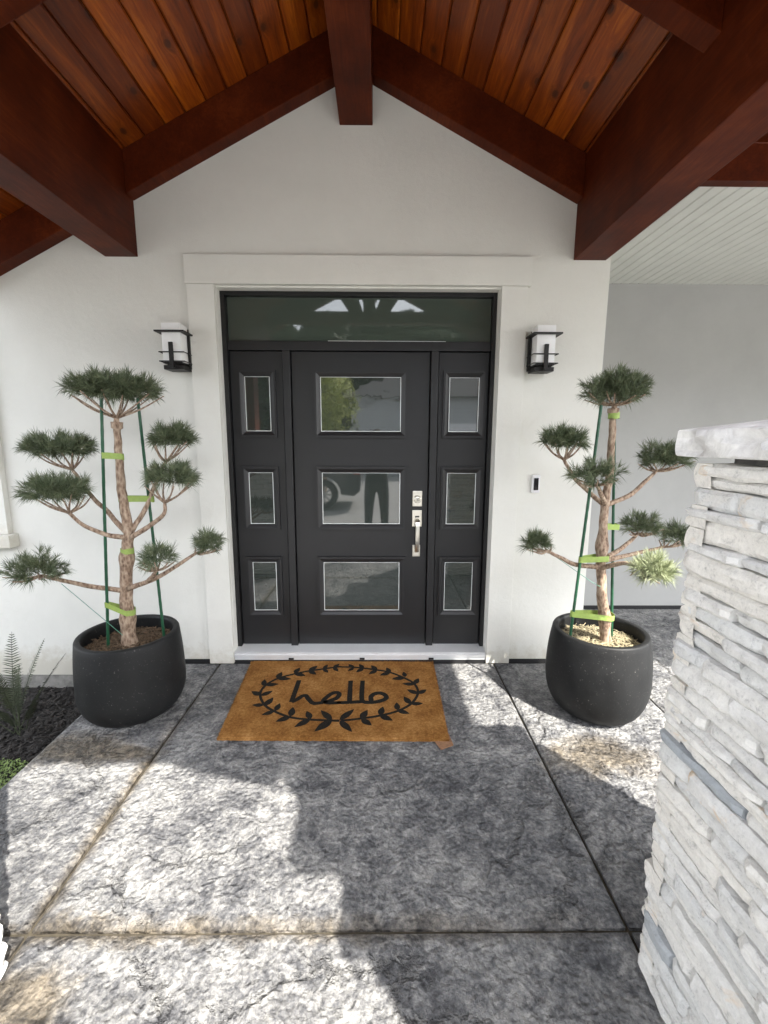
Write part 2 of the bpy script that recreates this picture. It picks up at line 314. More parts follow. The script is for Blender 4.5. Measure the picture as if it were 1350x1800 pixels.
# coir
m = NT('coir'); c = m.co()
a = m.noise(c, 420, 3, .8); b = m.noise(c, 6, 6, .7); d = m.noise(c, 60, 4, .7)
v = m.ramp(m.mix(m.mix(a, d, .4), b, .35), [(.38, (.11, .045, .012)), (.5, (.31, .14, .036)), (.62, (.58, .32, .12))])
m.col(v); m.bump(a, 1, .006); m.set(.95, spec=.1); M_COIR = m.m
m = NT('coir_black'); c = m.co()
m.col(m.ramp(m.noise(c, 300, 3, .8), [(.4, (.010, .010, .009)), (.75, (.045, .038, .030))])); m.bump(m.noise(c, 420, 3, .8), 1, .005); m.set(.95, spec=.1); M_COIRB = m.m
M_TAGM = plain('kraft_tag', (.26, .14, .075), .9, ns=90, amp=.3)
D={"L":{"trunk":[[-1.466,-0.56,0.379],[-1.464,-0.56,0.591],[-1.462,-0.56,0.694],[-1.45,-0.56,0.831],[-1.428,-0.56,0.998],[-1.415,-0.56,1.08],[-1.431,-0.56,1.321],[-1.427,-0.56,1.601],[-1.425,-0.56,1.686]],"pads":[[-1.424,-0.56,1.862,0.281,0.098],[-1.795,-0.5,1.55,0.207,0.087],[-1.71,-0.66,1.325,0.211,0.094],[-1.823,-0.72,0.911,0.195,0.112],[-1.162,-0.5,1.602,0.15,0.09],[-1.122,-0.62,1.396,0.167,0.092],[-1.136,-0.82,1.002,0.12,0.096],[-0.956,-0.6,1.024,0.102,0.087]],"limbs":[[[[-1.459,-0.57,0.739],[-1.599,-0.6,0.77],[-1.689,-0.65,0.809],[-1.742,-0.7,0.848],[-1.81,-0.72,0.874]],3],[[[-1.418,-0.57,1.049],[-1.506,-0.6,1.072],[-1.6,-0.64,1.128],[-1.664,-0.66,1.203]],2],[[[-1.422,-0.56,1.07],[-1.531,-0.54,1.19],[-1.63,-0.52,1.284],[-1.736,-0.5,1.423]],1],[[[-1.409,-0.56,1.07],[-1.327,-0.53,1.205],[-1.292,-0.5,1.315],[-1.21,-0.5,1.469]],4],[[[-1.393,-0.58,1.052],[-1.276,-0.6,1.121],[-1.183,-0.62,1.188],[-1.166,-0.62,1.254]],5],[[[-1.439,-0.58,0.753],[-1.254,-0.64,0.829],[-1.144,-0.63,0.892],[-1.026,-0.6,0.969]],7],[[[-1.28,-0.64,0.82],[-1.211,-0.72,0.874],[-1.155,-0.8,0.927]],6],[[[-1.427,-0.56,1.674],[-1.424,-0.56,1.707]],0]],"stakes":[[[-1.472,-0.6,1.808],[-1.566,-0.6,0.441]],[[-1.333,-0.5,1.818],[-1.295,-0.5,0.466]]]},"R":{"trunk":[[1.341,-0.56,0.378],[1.323,-0.56,0.556],[1.292,-0.56,0.73],[1.274,-0.56,0.901],[1.27,-0.56,1.068],[1.266,-0.56,1.232],[1.279,-0.56,1.456],[1.27,-0.56,1.703],[1.271,-0.56,1.77]],"pads":[[1.269,-0.56,1.866,0.208,0.114],[1.006,-0.56,1.601,0.159,0.082],[1.119,-0.72,1.426,0.177,0.094],[1.594,-0.55,1.51,0.178,0.101],[1.563,-0.45,1.097,0.141,0.092],[1.818,-0.38,1.023,0.118,0.095],[1.392,-0.86,0.951,0.134,0.1],[0.869,-0.6,1.027,0.111,0.074]],"limbs":[[[[1.281,-0.57,0.877],[1.102,-0.6,0.906],[1.019,-0.6,0.945],[0.942,-0.6,0.985]],7],[[[1.266,-0.56,1.239],[1.17,-0.56,1.312],[1.084,-0.56,1.392],[1.02,-0.56,1.492]],1],[[[1.255,-0.58,1.251],[1.184,-0.66,1.327],[1.14,-0.7,1.365]],2],[[[1.282,-0.56,1.239],[1.411,-0.56,1.303],[1.49,-0.55,1.376],[1.542,-0.55,1.43]],3],[[[1.294,-0.55,0.926],[1.409,-0.5,0.97],[1.494,-0.46,1.013],[1.537,-0.45,1.052]],4],[[[1.295,-0.55,0.912],[1.535,-0.46,0.936],[1.725,-0.4,0.957]],5],[[[1.276,-0.58,0.88],[1.32,-0.7,0.941],[1.342,-0.82,0.957]],6],[[[1.272,-0.56,1.758],[1.269,-0.56,1.788]],0]],"stakes":[[[1.172,-0.62,1.783],[1.1,-0.62,0.505]],[[1.306,-0.5,1.793],[1.402,-0.5,0.465]]]},"tapes":{"L":[[[-1.486,-0.6,1.507],[-1.427,-0.56,1.5]],[[-1.442,-0.56,1.267],[-1.313,-0.5,1.259]],[[-1.431,-0.56,0.971],[-1.431,-0.56,0.971]],[[-1.551,-0.6,0.665],[-1.466,-0.56,0.608]]],"R":[[[1.274,-0.56,1.731],[1.274,-0.56,1.731]],[[1.273,-0.56,1.115],[1.354,-0.5,1.103]],[[1.126,-0.62,0.938],[1.275,-0.56,0.932]],[[1.101,-0.62,0.619],[1.321,-0.56,0.581]]]},"wires":[[[-1.736,-0.68,0.816],[-1.478,-0.6,0.48]],[[0.952,-0.6,0.978],[1.207,-0.6,0.802],[1.305,-0.57,0.748]]],"mat":{"stem":[[-0.2293,-0.7166],[-0.3949,-0.705],[-0.5136,-0.6823],[-0.6192,-0.6245],[-0.699,-0.5519],[-0.7504,-0.44],[-0.7397,-0.3428],[-0.6779,-0.2593],[-0.5716,-0.1975],[-0.479,-0.1603],[-0.3827,-0.1332],[-0.2846,-0.1057],[-0.2714,-0.1079],[-0.1965,-0.1117],[-0.1213,-0.1241],[-0.0281,-0.1486],[0.0637,-0.1787],[0.1634,-0.2539],[0.229,-0.331],[0.2431,-0.4393],[0.1906,-0.5536],[0.1073,-0.6247],[0.008,-0.6671],[-0.1038,-0.6958],[-0.2188,-0.7158]],"leaves":[[-0.323,-0.1168,-0.2854,-0.066],[-0.323,-0.1168,-0.2845,-0.1683],[-0.3911,-0.1332,-0.3668,-0.0773],[-0.3904,-0.1387,-0.3516,-0.1852],[-0.4873,-0.1603,-0.4386,-0.0919],[-0.4873,-0.1603,-0.4303,-0.2114],[-0.5835,-0.1922,-0.557,-0.1197],[-0.5835,-0.1922,-0.5009,-0.229],[-0.6859,-0.2593,-0.6714,-0.1782],[-0.6859,-0.2593,-0.5906,-0.2676],[-0.7541,-0.3476,-0.765,-0.2742],[-0.7397,-0.3428,-0.6592,-0.3305],[-0.7431,-0.4578,-0.8129,-0.4145],[-0.7395,-0.4622,-0.6795,-0.4103],[-0.6958,-0.5642,-0.7661,-0.5624],[-0.69,-0.5683,-0.6569,-0.4843],[-0.6192,-0.6245,-0.6827,-0.6606],[-0.6131,-0.6206,-0.6038,-0.5456],[-0.5144,-0.6786,-0.5875,-0.7212],[-0.5128,-0.6748,-0.5162,-0.5851],[-0.3955,-0.7013,-0.4734,-0.7729],[-0.3938,-0.6976,-0.4285,-0.6251],[-0.2711,-0.7091,-0.3567,-0.8112],[-0.2711,-0.7091,-0.347,-0.6175],[-0.2271,-0.7077,-0.1495,-0.6064],[-0.2264,-0.7158,-0.1498,-0.8133],[-0.1802,-0.124,-0.2211,-0.0704],[-0.1802,-0.124,-0.2177,-0.1638],[-0.1119,-0.1278,-0.1455,-0.0706],[-0.1119,-0.1278,-0.1605,-0.1806],[-0.0188,-0.1547,-0.0588,-0.0871],[-0.0188,-0.1547,-0.0728,-0.2077],[0.0727,-0.1846,0.0493,-0.1183],[0.0727,-0.1846,0.0027,-0.2217],[0.173,-0.2426,0.1663,-0.1765],[0.1725,-0.2506,0.0826,-0.2705],[0.229,-0.331,0.264,-0.262],[0.2286,-0.3363,0.1508,-0.3276],[0.2427,-0.4443,0.3016,-0.3991],[0.2427,-0.4443,0.1773,-0.3988],[0.1906,-0.5536,0.2635,-0.5492],[0.1879,-0.5536,0.1517,-0.4763],[0.1075,-0.6203,0.1762,-0.6507],[0.1077,-0.616,0.1042,-0.5396],[0.0029,-0.6671,0.076,-0.7152],[0.0029,-0.6629,0.0214,-0.5821],[-0.1037,-0.6999,-0.0427,-0.7601],[-0.1064,-0.6958,-0.0705,-0.6154]],"hello":[[[-0.5341,-0.2847],[-0.5362,-0.5316]],[[-0.5362,-0.5316],[-0.5051,-0.502],[-0.4812,-0.4691],[-0.4593,-0.4656],[-0.4361,-0.5022],[-0.4003,-0.5445],[-0.3429,-0.538]],[[-0.3429,-0.538],[-0.2966,-0.5154],[-0.2647,-0.4897],[-0.2524,-0.4502],[-0.2706,-0.4287],[-0.2996,-0.4412],[-0.3297,-0.4852],[-0.3422,-0.5237],[-0.3082,-0.5431],[-0.2356,-0.54],[-0.2501,-0.5413],[-0.183,-0.5387]],[[-0.191,-0.292],[-0.183,-0.5387]],[[-0.183,-0.5387],[-0.1107,-0.5297]],[[-0.1117,-0.2922],[-0.1093,-0.4967],[-0.0889,-0.5362],[-0.0511,-0.5391],[-0.008,-0.53],[0.0301,-0.5085],[0.043,-0.4828],[0.0306,-0.4536],[-0.0,-0.4367],[-0.0361,-0.4504],[-0.0533,-0.4825],[-0.0504,-0.5205]]],"corners":[[-0.925,-0.004],[0.387,-0.023],[0.375,-0.878],[-0.87,-0.864]],"tag":[[0.28,-0.833],[0.381,-0.819],[0.392,-0.907],[0.321,-0.941]]}}
# ================================================================== SETTING
RX = -.148                                        # ridge line x
ZP = lambda x: 3.973-.507*abs(x-RX)               # underside of the planks
ZR = lambda x: 3.731-.503*abs(x-RX)               # underside of the rafters
# ground outside
g = MB(); g.box(-60, 60, -90, -3.62, -.55, -.03); tag(g.build('driveway', M_DRIVE), kind='structure')
g = MB(); g.box(-60, 60, -3.61, 60, -.9, -.32); tag(g.build('ground', M_MULCH), kind='structure')
g = MB(); g.box(-90, 90, -200, -90.1, -.6, -.05); tag(g.build('far_ground', M_DRIVE), kind='structure')
# porch floor: joint bed with slabs on it
pf = MB().box(-1.745, 6.0, -3.60, 1.2, -.31, -.022).build('porch_floor', M_JOINT)
tag(pf, kind='structure')
xs = [-1.765, -1.155, .832, 1.706, 3.6]
def slab(x0, x1, y0, y1):
    x0 += .006; x1 -= .006; y0 += .006; y1 -= .007
    nx = max(2, int((x1-x0)/.022)); ny = max(2, int((y1-y0)/.022)); vs = []; fs = []
    for j in range(ny+1):
        for i in range(nx+1):
            x = x0+(x1-x0)*i/nx; y = y0+(y1-y0)*j/ny
            d = min(x-x0, x1-x, y-y0, y1-y)
            w = noise.noise(Vector((x*7, y*7, 1)))*.0035+noise.noise(Vector((x*22, y*22, 4)))*.0022+noise.noise(Vector((x*2, y*2, 9)))*.002
            jag = .004*noise.noise(Vector((x*9, y*9, 5)))
            if i == 0: x += abs(jag)
            if i == nx: x -= abs(jag)
            if j == 0: y += abs(jag)
            if j == ny: y -= abs(jag)
            z = w*min(1, d/.05) - (.010 if d < 1e-6 else .0)
            vs.append((x, y, z))
    for j in range(ny):
        for i in range(nx):
            a = j*(nx+1)+i; fs.append((a, a+1, a+nx+2, a+nx+1))
    b = len(vs)
    ring = [i for i in range(nx+1)]+[j*(nx+1)+nx for j in range(1, ny+1)]+[ny*(nx+1)+i for i in range(nx-1, -1, -1)]+[j*(nx+1) for j in range(ny-1, 0, -1)]
    for i in ring: vs.append((vs[i][0], vs[i][1], -.06))
    n = len(ring)
    for k in range(n): fs.append((ring[(k+1) % n], ring[k], b+k, b+(k+1) % n))
    o = MB().add(vs, fs).build('concrete_slab', M_CONC, pf, smooth=True, fix=False)
    return o
for i in range(4):
    x0, x1 = xs[i], xs[i+1]
    yb = 1.05 if x0 > 1.5 else (-.004 if x0 < .8 else -.004)
    slab(x0, x1, -1.797, yb); slab(x0, x1, -3.6, -1.797)
# slab behind the wall corner
slab(1.474, 1.706, -.001, 1.05)
# garden bed beside the porch
g = MB(); n = 60
vs = []; fs = []
for j in range(n+1):
    for i in range(n+1):
        x = -4.6+2.86*i/n; y = -3.0+3.0*j/n
        vs.append((x, y, -.20+.022*noise.noise(Vector((x*4, y*4, 0)))+.014*noise.noise(Vector((x*14, y*14, 3)))))
for j in range(n):
    for i in range(n): a = j*(n+1)+i; fs.append((a, a+1, a+n+2, a+n+1))
bed = g.add(vs, fs).build('garden_bed', M_MULCH, smooth=True, fix=False); tag(bed, kind='structure')
g = MB()
for k in range(5200):
    x = random.uniform(-2.9, -1.77); y = random.uniform(-1.5, -.02)
    l = random.uniform(.008, .032); w = l*random.uniform(.15, .45); t = w*.4
    R = Matrix.Rotation(random.uniform(0, pi), 3, 'Z') @ Matrix.Rotation(random.uniform(-.5, .5), 3, 'X') @ Matrix.Rotation(random.uniform(-.4, .4), 3, 'Y')
    o = Vector((x, y, -.195+.022*noise.noise(Vector((x*4, y*4, 0)))))
    vs = [o+R @ Vector(p) for p in ((-l, -w, 0), (l, -w*.7, 0), (l*.9, w, 0), (-l*.8, w, t), (0, 0, t*2))]
    g.add(vs, [(0, 1, 4), (1, 2, 4), (2, 3, 4), (3, 0, 4)])
o = g.build('bark_mulch', M_CHIPD, fix=False)
tag(o, 'dark shredded bark mulch covering the garden bed left of the porch slab', 'mulch', kind='stuff')

# ------------------------------------------------------------------ house
house = empty('house_wall', (0, 0, 0), 'white stucco entry wall of the house with a gabled top around the front door', 'wall')
w = MB()
OX0, OX1, OZ = -1.045, .767, 2.548                # door opening
w.prism_y([(-6.5, -.1), (-1.86, -.1), (-1.86, .022), (OX0, .022), (OX0, OZ), (OX0, ZP(OX0)+.02), (-2.36, ZP(-2.36)+.02), (-2.36, 3.0), (-6.5, 3.0)], 0, .32)
w.prism_y([(OX0, OZ), (OX1, OZ), (OX1, ZP(OX1)+.02), (RX, ZP(RX)+.02), (OX0, ZP(OX0)+.02)], 0, .32)
w.prism_y([(OX1, .022), (1.461, .022), (1.461, ZP(1.461)+.02), (OX1, ZP(OX1)+.02)], 0, .32)
w.build('stucco_wall', M_STUCCO, house)
MB().box(1.2, 1.4607, .321, 1.30, .022, 3.2).build('wall_return', M_STUCCO, house)
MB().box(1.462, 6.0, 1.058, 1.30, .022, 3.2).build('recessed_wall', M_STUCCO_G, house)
MB().box(-6.5, -1.768, .012, .3, -.5, -.102).build('foundation', M_CONC_F, house)
f = MB(); f.box(-1.85, -1.215, .004, .2, -.02, .0215); f.box(.935, 1.455, .004, .2, -.02, .0215); f.box(1.464, 6, 1.062, 1.2, -.02, .0215)
f.build('base_gap_shade', M_BLACKGAP, house)  # dark strips painted in for the shaded gap under the stucco
f = MB(); f.box(OX0+.001, OX1-.001, -.018, .12, -.02, .024); f.build('sill_gap_shade', M_BLACKGAP, house)  # dark strip in place of the shaded gap below the sill
for nm, a in (('door_casing', (-1.218, OX0-.002, -.034, -.0005, .004, 2.556)), ('door_casing', (OX1+.002, .935, -.034, -.0005, .004, 2.556)), ('door_casing_head', (-1.225, .953, -.042, -.0005, 2.558, 2.728))):
    MB().box(*a).build(nm, M_STUCCO, house, bevel=.004)
# casing returns line the opening
# window at the far left edge
wd = empty('window', (-3.0, 0, .9), 'white trimmed window cut off by the left edge above the fern', 'window')
MB().box(-2.66, -2.525, -.045, -.001, .955, 2.3).build('window_casing', M_STUCCO, wd, bevel=.003)
MB().box(-4.0, -2.49, -.085, -.001, .865, .953).build('window_sill', M_STUCCO, wd, bevel=.004)
MB().box(-4.0, -2.665, -.02, -.001, .956, 2.3).build('pane', M_GLASS, wd)

# ------------------------------------------------------------------ door set
Y = .10
fr = empty('door_frame', (0, 0, 0), 'black painted frame with two mullions and a transom bar round the front door', 'door frame')
MB().box(OX0+.0005, OX0+.030, .062, .30, .086, OZ-.001).build('jamb', M_FRAME, fr, bevel=.003)
MB().box(OX1-.027, OX1-.0005, .062, .30, .086, OZ-.001).build('jamb', M_FRAME, fr, bevel=.003)
MB().box(OX0+.0305, OX1-.0275, .062, .30, OZ-.026, OZ-.001).build('head_jamb', M_FRAME, fr, bevel=.003)
MB().box(OX0+.0305, OX1-.0275, .078, .30, 2.184, 2.243).build('transom_bar', M_DOOR, fr, bevel=.004)
for x0, x1 in ((-.654, -.604), (.343, .392)):
    MB().box(x0, x1, .074, .30, .084, 2.1835).build('mullion', M_DOOR, fr, bevel=.005)
ts = empty('transom_window', (0, .1, 2.24), 'long dark glass transom window above the front door', 'window')
MB().box(OX0+.032, OX1-.029, .106, .125, 2.2445, OZ-.027).build('pane', M_TRANSOM, ts)
MB().box(-.35, .44, .100, .1055, 2.2445, 2.2505).build('spacer_bar', M_BEAD, ts)
def ringbox(x0, x1, z0, z1, t, ya, yb, hh=0):
    b = MB(); prof = [(0, 0), (.0, 1), (.35, 1), (.75, .55), (1, .12), (1, 0)]
    # moulded frame: lofted profile round the rectangle (mitred)
    rings = []
    for u, v in prof:
        i = u*t; y = ya-(ya-yb)*v
        rings.append([(x0+i, y, z0+i), (x1-i, y, z0+i), (x1-i, y, z1-i), (x0+i, y, z1-i)])
    vs = [p for r in rings for p in r]; fs = []
    for k in range(len(rings)-1):
        for j in range(4): fs.append((k*4+j, k*4+(j+1) % 4, (k+1)*4+(j+1) % 4, (k+1)*4+j))
    return b.add(vs, fs)
def panel_panes(parent, x0, x1, rows, tex=False, gt=.042):
    for k, (z0, z1) in enumerate(rows):
        fo = ringbox(x0, x1, z0, z1, gt, Y, Y-.020).build('pane_frame', M_DOOR, parent, bevel=0)
        i = gt+.0005
        MB().box(x0+i, x1-i, Y-.0015, Y-.0005, z0+i, z1-i).build('pane', M_GLASS_T if tex and k == 2 else M_GLASS, fo)
        s = MB(); a, b2, c2, d2 = x0+i, x1-i, z0+i, z1-i; q = .0042
        s.box(a, b2, Y-.0042, Y-.0018, c2, c2+q); s.box(a, b2, Y-.0042, Y-.0018, d2-q*.6, d2)
        s.box(a, a+q, Y-.0042, Y-.0018, c2+q, d2-q*.6); s.box(b2-q, b2, Y-.0042, Y-.0018, c2+q, d2-q*.6)
        s.build('spacer_bar', M_BEAD, fo)
rows = [(.313, .763), (.960, 1.410), (1.609, 2.058)]
dr = empty('front_door', (0, 0, 0), 'charcoal front door with three wide glass panes and a nickel handle set', 'door')
MB().box(-.598, .337, Y, Y+.045, .090, 2.179).build('door_slab', M_DOOR, dr, bevel=.003)
panel_panes(dr, -.449, .185, rows, tex=True)
for x0, x1, p0, p1, lb in ((-1.012, -.660, -.961, -.706, 'narrow charcoal sidelight panel with three panes left of the front door'), (.398, .737, .429, .718, 'narrow charcoal sidelight panel with three panes right of the front door, beside the handle')):
    sd = empty('sidelight', ((x0+x1)/2, .1, .09), lb, 'sidelight', 'sidelights beside the front door')
    MB().box(x0, x1, Y, Y+.045, .090, 2.179).build('sidelight_slab', M_DOOR, sd, bevel=.003)
    panel_panes(sd, p0, p1, rows)
MB().box(OX0+.001, OX1-.001, .302, .318, .03, OZ-.002).build('light_stop_panel', M_BLACKGAP, fr)  # unseen dark panel added to stop light leaking round the door
# sill
sl_ = empty('door_sill', (-.14, 0, .03), 'pale metal door sill under the charcoal door and its sidelights', 'sill')
p = MB(); n0 = len(p.v)
for x in (OX0+.002, OX1-.002): pass
prof = [(-.022, .026), (-.022, .050), (-.030, .052), (-.030, .066), (-.024, .070), (-.024, .084), (.0, .086), (.115, .091), (.115, .026)]
vs = [(x, y, z) for x in (OX0+.002, OX1-.002) for y, z in prof]; k = len(prof)
p.add(vs, [tuple(range(k)), tuple(range(2*k-1, k-1, -1))]+[(i, i+k, (i+1) % k+k, (i+1) % k) for i in range(k)])
p.build('sill_plate', M_SILL, sl_)
for x in (-.635, -.125, .372):
    MB().box(x-.018, x+.018, -.036, -.0305, .034, .046).build('weep_hole', M_BLACKGAP, sl_)
# handle set
hw = empty('deadbolt', (.265, Y, 1.19), 'square satin nickel deadbolt plate above the door handle', 'lock')
MB().box(.231, .299, Y-.010, Y-.0005, 1.131, 1.241).build('lock_plate', M_NICKEL, hw, bevel=.003)
c = MB(); vs = []
for r, y in ((.026, Y-.011), (.026, Y-.020), (.022, Y-.023), (.017, Y-.023), (.016, Y-.020), (.012, Y-.0215)):
    vs += [(.265+r*cos(2*pi*k/28), y, 1.183+r*sin(2*pi*k/28)) for k in range(28)]
fs = [(i*28+k, i*28+(k+1) % 28, (i+1)*28+(k+1) % 28, (i+1)*28+k) for i in range(5) for k in range(28)]+[tuple(range(140, 168))]
cy = c.add(vs, fs).build('lock_cylinder', M_NICKEL, hw, smooth=True)
MB().box(.2635, .2665, Y-.0225, Y-.0217, 1.176, 1.190).build('keyhole', M_BLACKGAP, hw)
hd = empty('door_handle', (.265, Y, .93), 'tall satin nickel grip handle with thumb latch on the door', 'door handle')
MB().box(.231, .299, Y-.010, Y-.0005, .985, 1.104).build('upper_plate', M_NICKEL, hd, bevel=.003)
MB().box(.236, .290, Y-.010, Y-.0005, .765, .850).build('lower_plate', M_NICKEL, hd, bevel=.003)
g = MB(); pth = [(1.035, .010), (1.034, .040), (1.024, .056), (1.000, .064), (.950, .068), (.890, .066), (.840, .058), (.815, .044), (.808, .028), (.806, .010)]
vs = []; fs = []
for i, (z, d) in enumerate(pth):
    a = Vector((pth[min(i+1, len(pth)-1)][0]-pth[max(i-1, 0)][0], pth[min(i+1, len(pth)-1)][1]-pth[max(i-1, 0)][1])).normalized(); nx = Vector((a.y, -a.x))
    hwid = .017-.003*sin(pi*i/(len(pth)-1)); th = .0065
    for sx, sn in ((-1, -1), (1, -1), (1, 1), (-1, 1)): vs.append((.2655+sx*hwid, Y-(d+nx.y*th*sn), z+nx.x*th*sn))
for i in range(len(pth)-1):
    for j in range(4): fs.append((i*4+j, i*4+(j+1) % 4, (i+1)*4+(j+1) % 4, (i+1)*4+j))
g.add(vs, fs).build('grip', M_NICKEL, hd, bevel=.0025, smooth=True)
MB().box(.252, .279, Y-.030, Y-.0105, 1.046, 1.052).build('thumb_latch', M_NICKEL, hd, bevel=.001)
MB().box(.251, .280, Y-.0115, Y-.0102, 1.054, 1.063).build('latch_slot', M_BLACKGAP, hd)
# doorbell
db = empty('doorbell', (1.061, 0, 1.30), 'slim white doorbell with a black camera face on the wall', 'doorbell')
MB().box(1.034, 1.089, -.020, -.001, 1.243, 1.365).build('bell_body', M_BEZEL, db, bevel=.006, seg=3, smooth=True)
MB().box(1.046, 1.077, -.0235, -.0205, 1.262, 1.345).build('camera_face', M_LENS, db, bevel=.002)
c = MB(); c.add([(1.0615+.011*cos(2*pi*k/20), y, 1.278+.011*sin(2*pi*k/20)) for y in (-.024, -.027) for k in range(20)], [tuple(range(20)), tuple(range(20, 40))]+[(k, (k+1) % 20, 20+(k+1) % 20, 20+k) for k in range(20)])
c.build('bell_button', M_IRON, db)

# ------------------------------------------------------------------ lanterns
def lantern(cx, label, mir):
    t = empty('wall_lantern', (cx, 0, 2.03), label, 'wall lamp', 'wall lanterns flanking the front door')
    X0, X1, y0, y1 = cx-.057, cx+.057, -.143, -.030
    MB().box(X0, X1, y0, y1, 2.070, 2.300).build('glass_shade', M_OPAL, t, bevel=.004, smooth=True)
    # cap: flat plate with a hole, as four strips
    c = MB(); a0, a1, b0, b1, z0, z1 = cx-.090, cx+.090, -.172, -.012, 2.243, 2.252
    vs = []
    for z in (z0, z1): vs += [(a0, b0, z), (a1, b0, z), (a1, b1, z), (a0, b1, z), (X0-.001, y0-.001, z), (X1+.001, y0-.001, z), (X1+.001, y1+.001, z), (X0-.001, y1+.001, z)]
    fs = []
    for k in range(4):
        j = (k+1) % 4; fs += [(k, 4+k, 4+j, j), (8+k, 8+j, 12+j, 12+k), (k, j, 8+j, 8+k), (4+j, 4+k, 12+k, 12+j)]
    c.add(vs, fs).build('cap_plate', M_IRON, t)
    MB().box(cx-.052, cx+.052, -.012, -.0005, 2.028, 2.29).build('back_plate', M_IRON, t, bevel=.002)
    MB().box(cx-.062, cx+.062, -.132, -.0125, 2.026, 2.052).build('bottom_box', M_IRON, t, bevel=.002)
    MB().box(cx-.058, cx+.058, -.145, -.0125, 2.0605, 2.0685).build('shade_tray', M_IRON, t, bevel=.001)
    g = MB(); g.tube([(cx, -.085, 2.050), (cx, -.085, 2.062)], .030, 20); g.build('socket_cup', M_IRON, t)
    MB().box(cx-.013, cx+.013, -.160, -.150, 2.034, 2.185).build('front_strap', M_IRON, t, bevel=.002)
    MB().box(cx-.012, cx+.012, -.1495, -.1325, 2.036, 2.046).build('strap_foot', M_IRON, t)
    for s in (-1, 1):
        MB().box(cx+s*.067-.007, cx+s*.067+.007, -.050, -.016, 2.040, 2.2425).build('side_rail', M_IRON, t, bevel=.001)
    for z in (2.068, 2.123):
        r = MB(); q = .076
        r.tube([(cx-q, -.018, z+.0045), (cx-q, -.149, z+.0045)], .0032, 6); r.tube([(cx+q, -.018, z+.0045), (cx+q, -.149, z+.0045)], .0032, 6)
        r.tube([(cx-q-.003, -.149, z+.0045), (cx+q+.003, -.149, z+.0045)], .0036, 6); r.build('wire_band', M_IRON, t)
    return t
lantern(-1.287, 'black iron wall lantern with opal glass left of the front door', 1)
lantern(1.030, 'black iron wall lantern with opal glass right of the front door, above the doorbell', -1)

# ------------------------------------------------------------------ porch roof
rf = empty('porch_roof', (0, 0, 0), 'red stained timber porch roof with cedar plank ceiling and heavy beams', 'porch roof')
YF = -3.29; SL = math.atan(.507); NP = 18; PW = .1235
for side in (-1, 1):
    for k in range(14 if side > 0 else NP+2):
        u0 = k*PW+.002; u1 = (k+1)*PW-.002
        P2 = lambda u, d: (RX+side*(u-d*sin(SL)*0+d*sin(SL)), 3.973-.507*u+d*cos(SL))
        e = .007
        prof = [P2(u0, e), P2(u0+e, 0), P2(u1-e, 0), P2(u1, e), P2(u1, .02), P2(u0, .02)]
        MB().prism_y(prof, YF, -.001).build('plank', M_CEDAR, rf)
for side in (-1, 1):
    W_ = 1.80 if side > 0 else 2.50
    P2 = lambda u, d: (RX+side*(u+d*sin(SL)), 3.973-.507*u+d*cos(SL))
    MB().prism_y([P2(0, .0215), P2(W_, .0215), P2(W_, .11), (RX, 3.973+.13)], YF-.02, .4).build('roof_deck', M_BEAM, rf)
MB().box(1.5835, 2.27, YF, -.5005, 3.10, 3.20).build('eave_ceiling', M_BEAM, rf)
# rafters: pairs at the wall, mid porch, front
def rafter(y0, y1, side, u0=0, u1=2.2, name='rafter', dz=0):
    pr = [(RX+side*u0, 3.731-.503*u0+dz), (RX+side*u1, 3.731-.503*u1+dz), (RX+side*u1, 3.973-.507*u1-.0008), (RX+side*u0, 3.973-.507*u0-.0008)]
    return MB().prism_y(pr, y0, y1).build(name, M_BEAM, rf, bevel=.006)
for (y0, y1) in ((-.092, -.001), (-1.190, -1.098), (YF-.005, YF+.095)):
    # each side is interrupted by the long side beam
    for side in (-1, 1):
        e = 1.371 if side < 0 else 1.368
        rafter(y0, y1, side, .1005, e, 'rafter')
        if side < 0 or y0 < -3: rafter(y0, y1, side, e+.208, 2.2 if side > 0 else 2.47, 'rafter_tail')
YB = -3.50
def beam(x0, x1, z0, y0, nm, tail=0):
    za, zb = (ZP(x0)-.001, ZP(x1)-.001) if (x0 > RX or x1 < RX) else (min(ZP(x0), ZP(x1))-.001,)*2
    b = MB(); b.prism_y([(x0, z0), (x1, z0), (x1, zb), (x0, za)], y0, -.0012)
    if tail: b.box(x0+.004, x1-.004, y0-tail, y0+.01, z0+.002, z0+.105)
    b.build(nm, M_BEAM, rf, bevel=.006)
beam(-.248, -.048, 3.467, YF-.02, 'ridge_beam')
beam(-1.724, -1.520, 2.722, -3.22, 'side_beam', .28)
beam(1.221, 1.427, 2.722, -3.22, 'side_beam', .28)
# front truss
YT0, YT1 = -3.20, -3.08
MB().box(-1.519, 1.220, YT0, YT1, 3.14, 3.29).build('tie_beam', M_BEAM, rf, bevel=.004)
MB().box(-.228, -.068, YT0+.01, YT1-.01, 3.291, 3.466).build('king_post', M_BEAM, rf)
for q in (-1, 1):
    MB().prism_y([(RX+q*.085, 3.291), (RX+q*.27, 3.291), (RX+q*.42, 3.51), (RX+q*.20, 3.60)], YT0+.015, YT1-.015).build('truss_strut', M_BEAM, rf)
# posts on the stone pillars
for x in (-1.622, 1.324):
    MB().box(x-.10, x+.10, -2.52, -2.32, 1.66, 2.7215).build('post', M_BEAM, rf, bevel=.006)
# beam returning to the right over the recess, and the fascia of the wing
MB().box(1.428, 2.06, -.56, -.442, 2.93, 3.062).build('header_beam', M_BEAM, rf, bevel=.004) if False else None
hb = MB().prism_y([(1.4285, 2.925), (2.2695, 2.925), (2.2695, 3.0995), (1.4285, 3.0995)], -.50, -.442).build('header_beam', M_BEAM, rf)

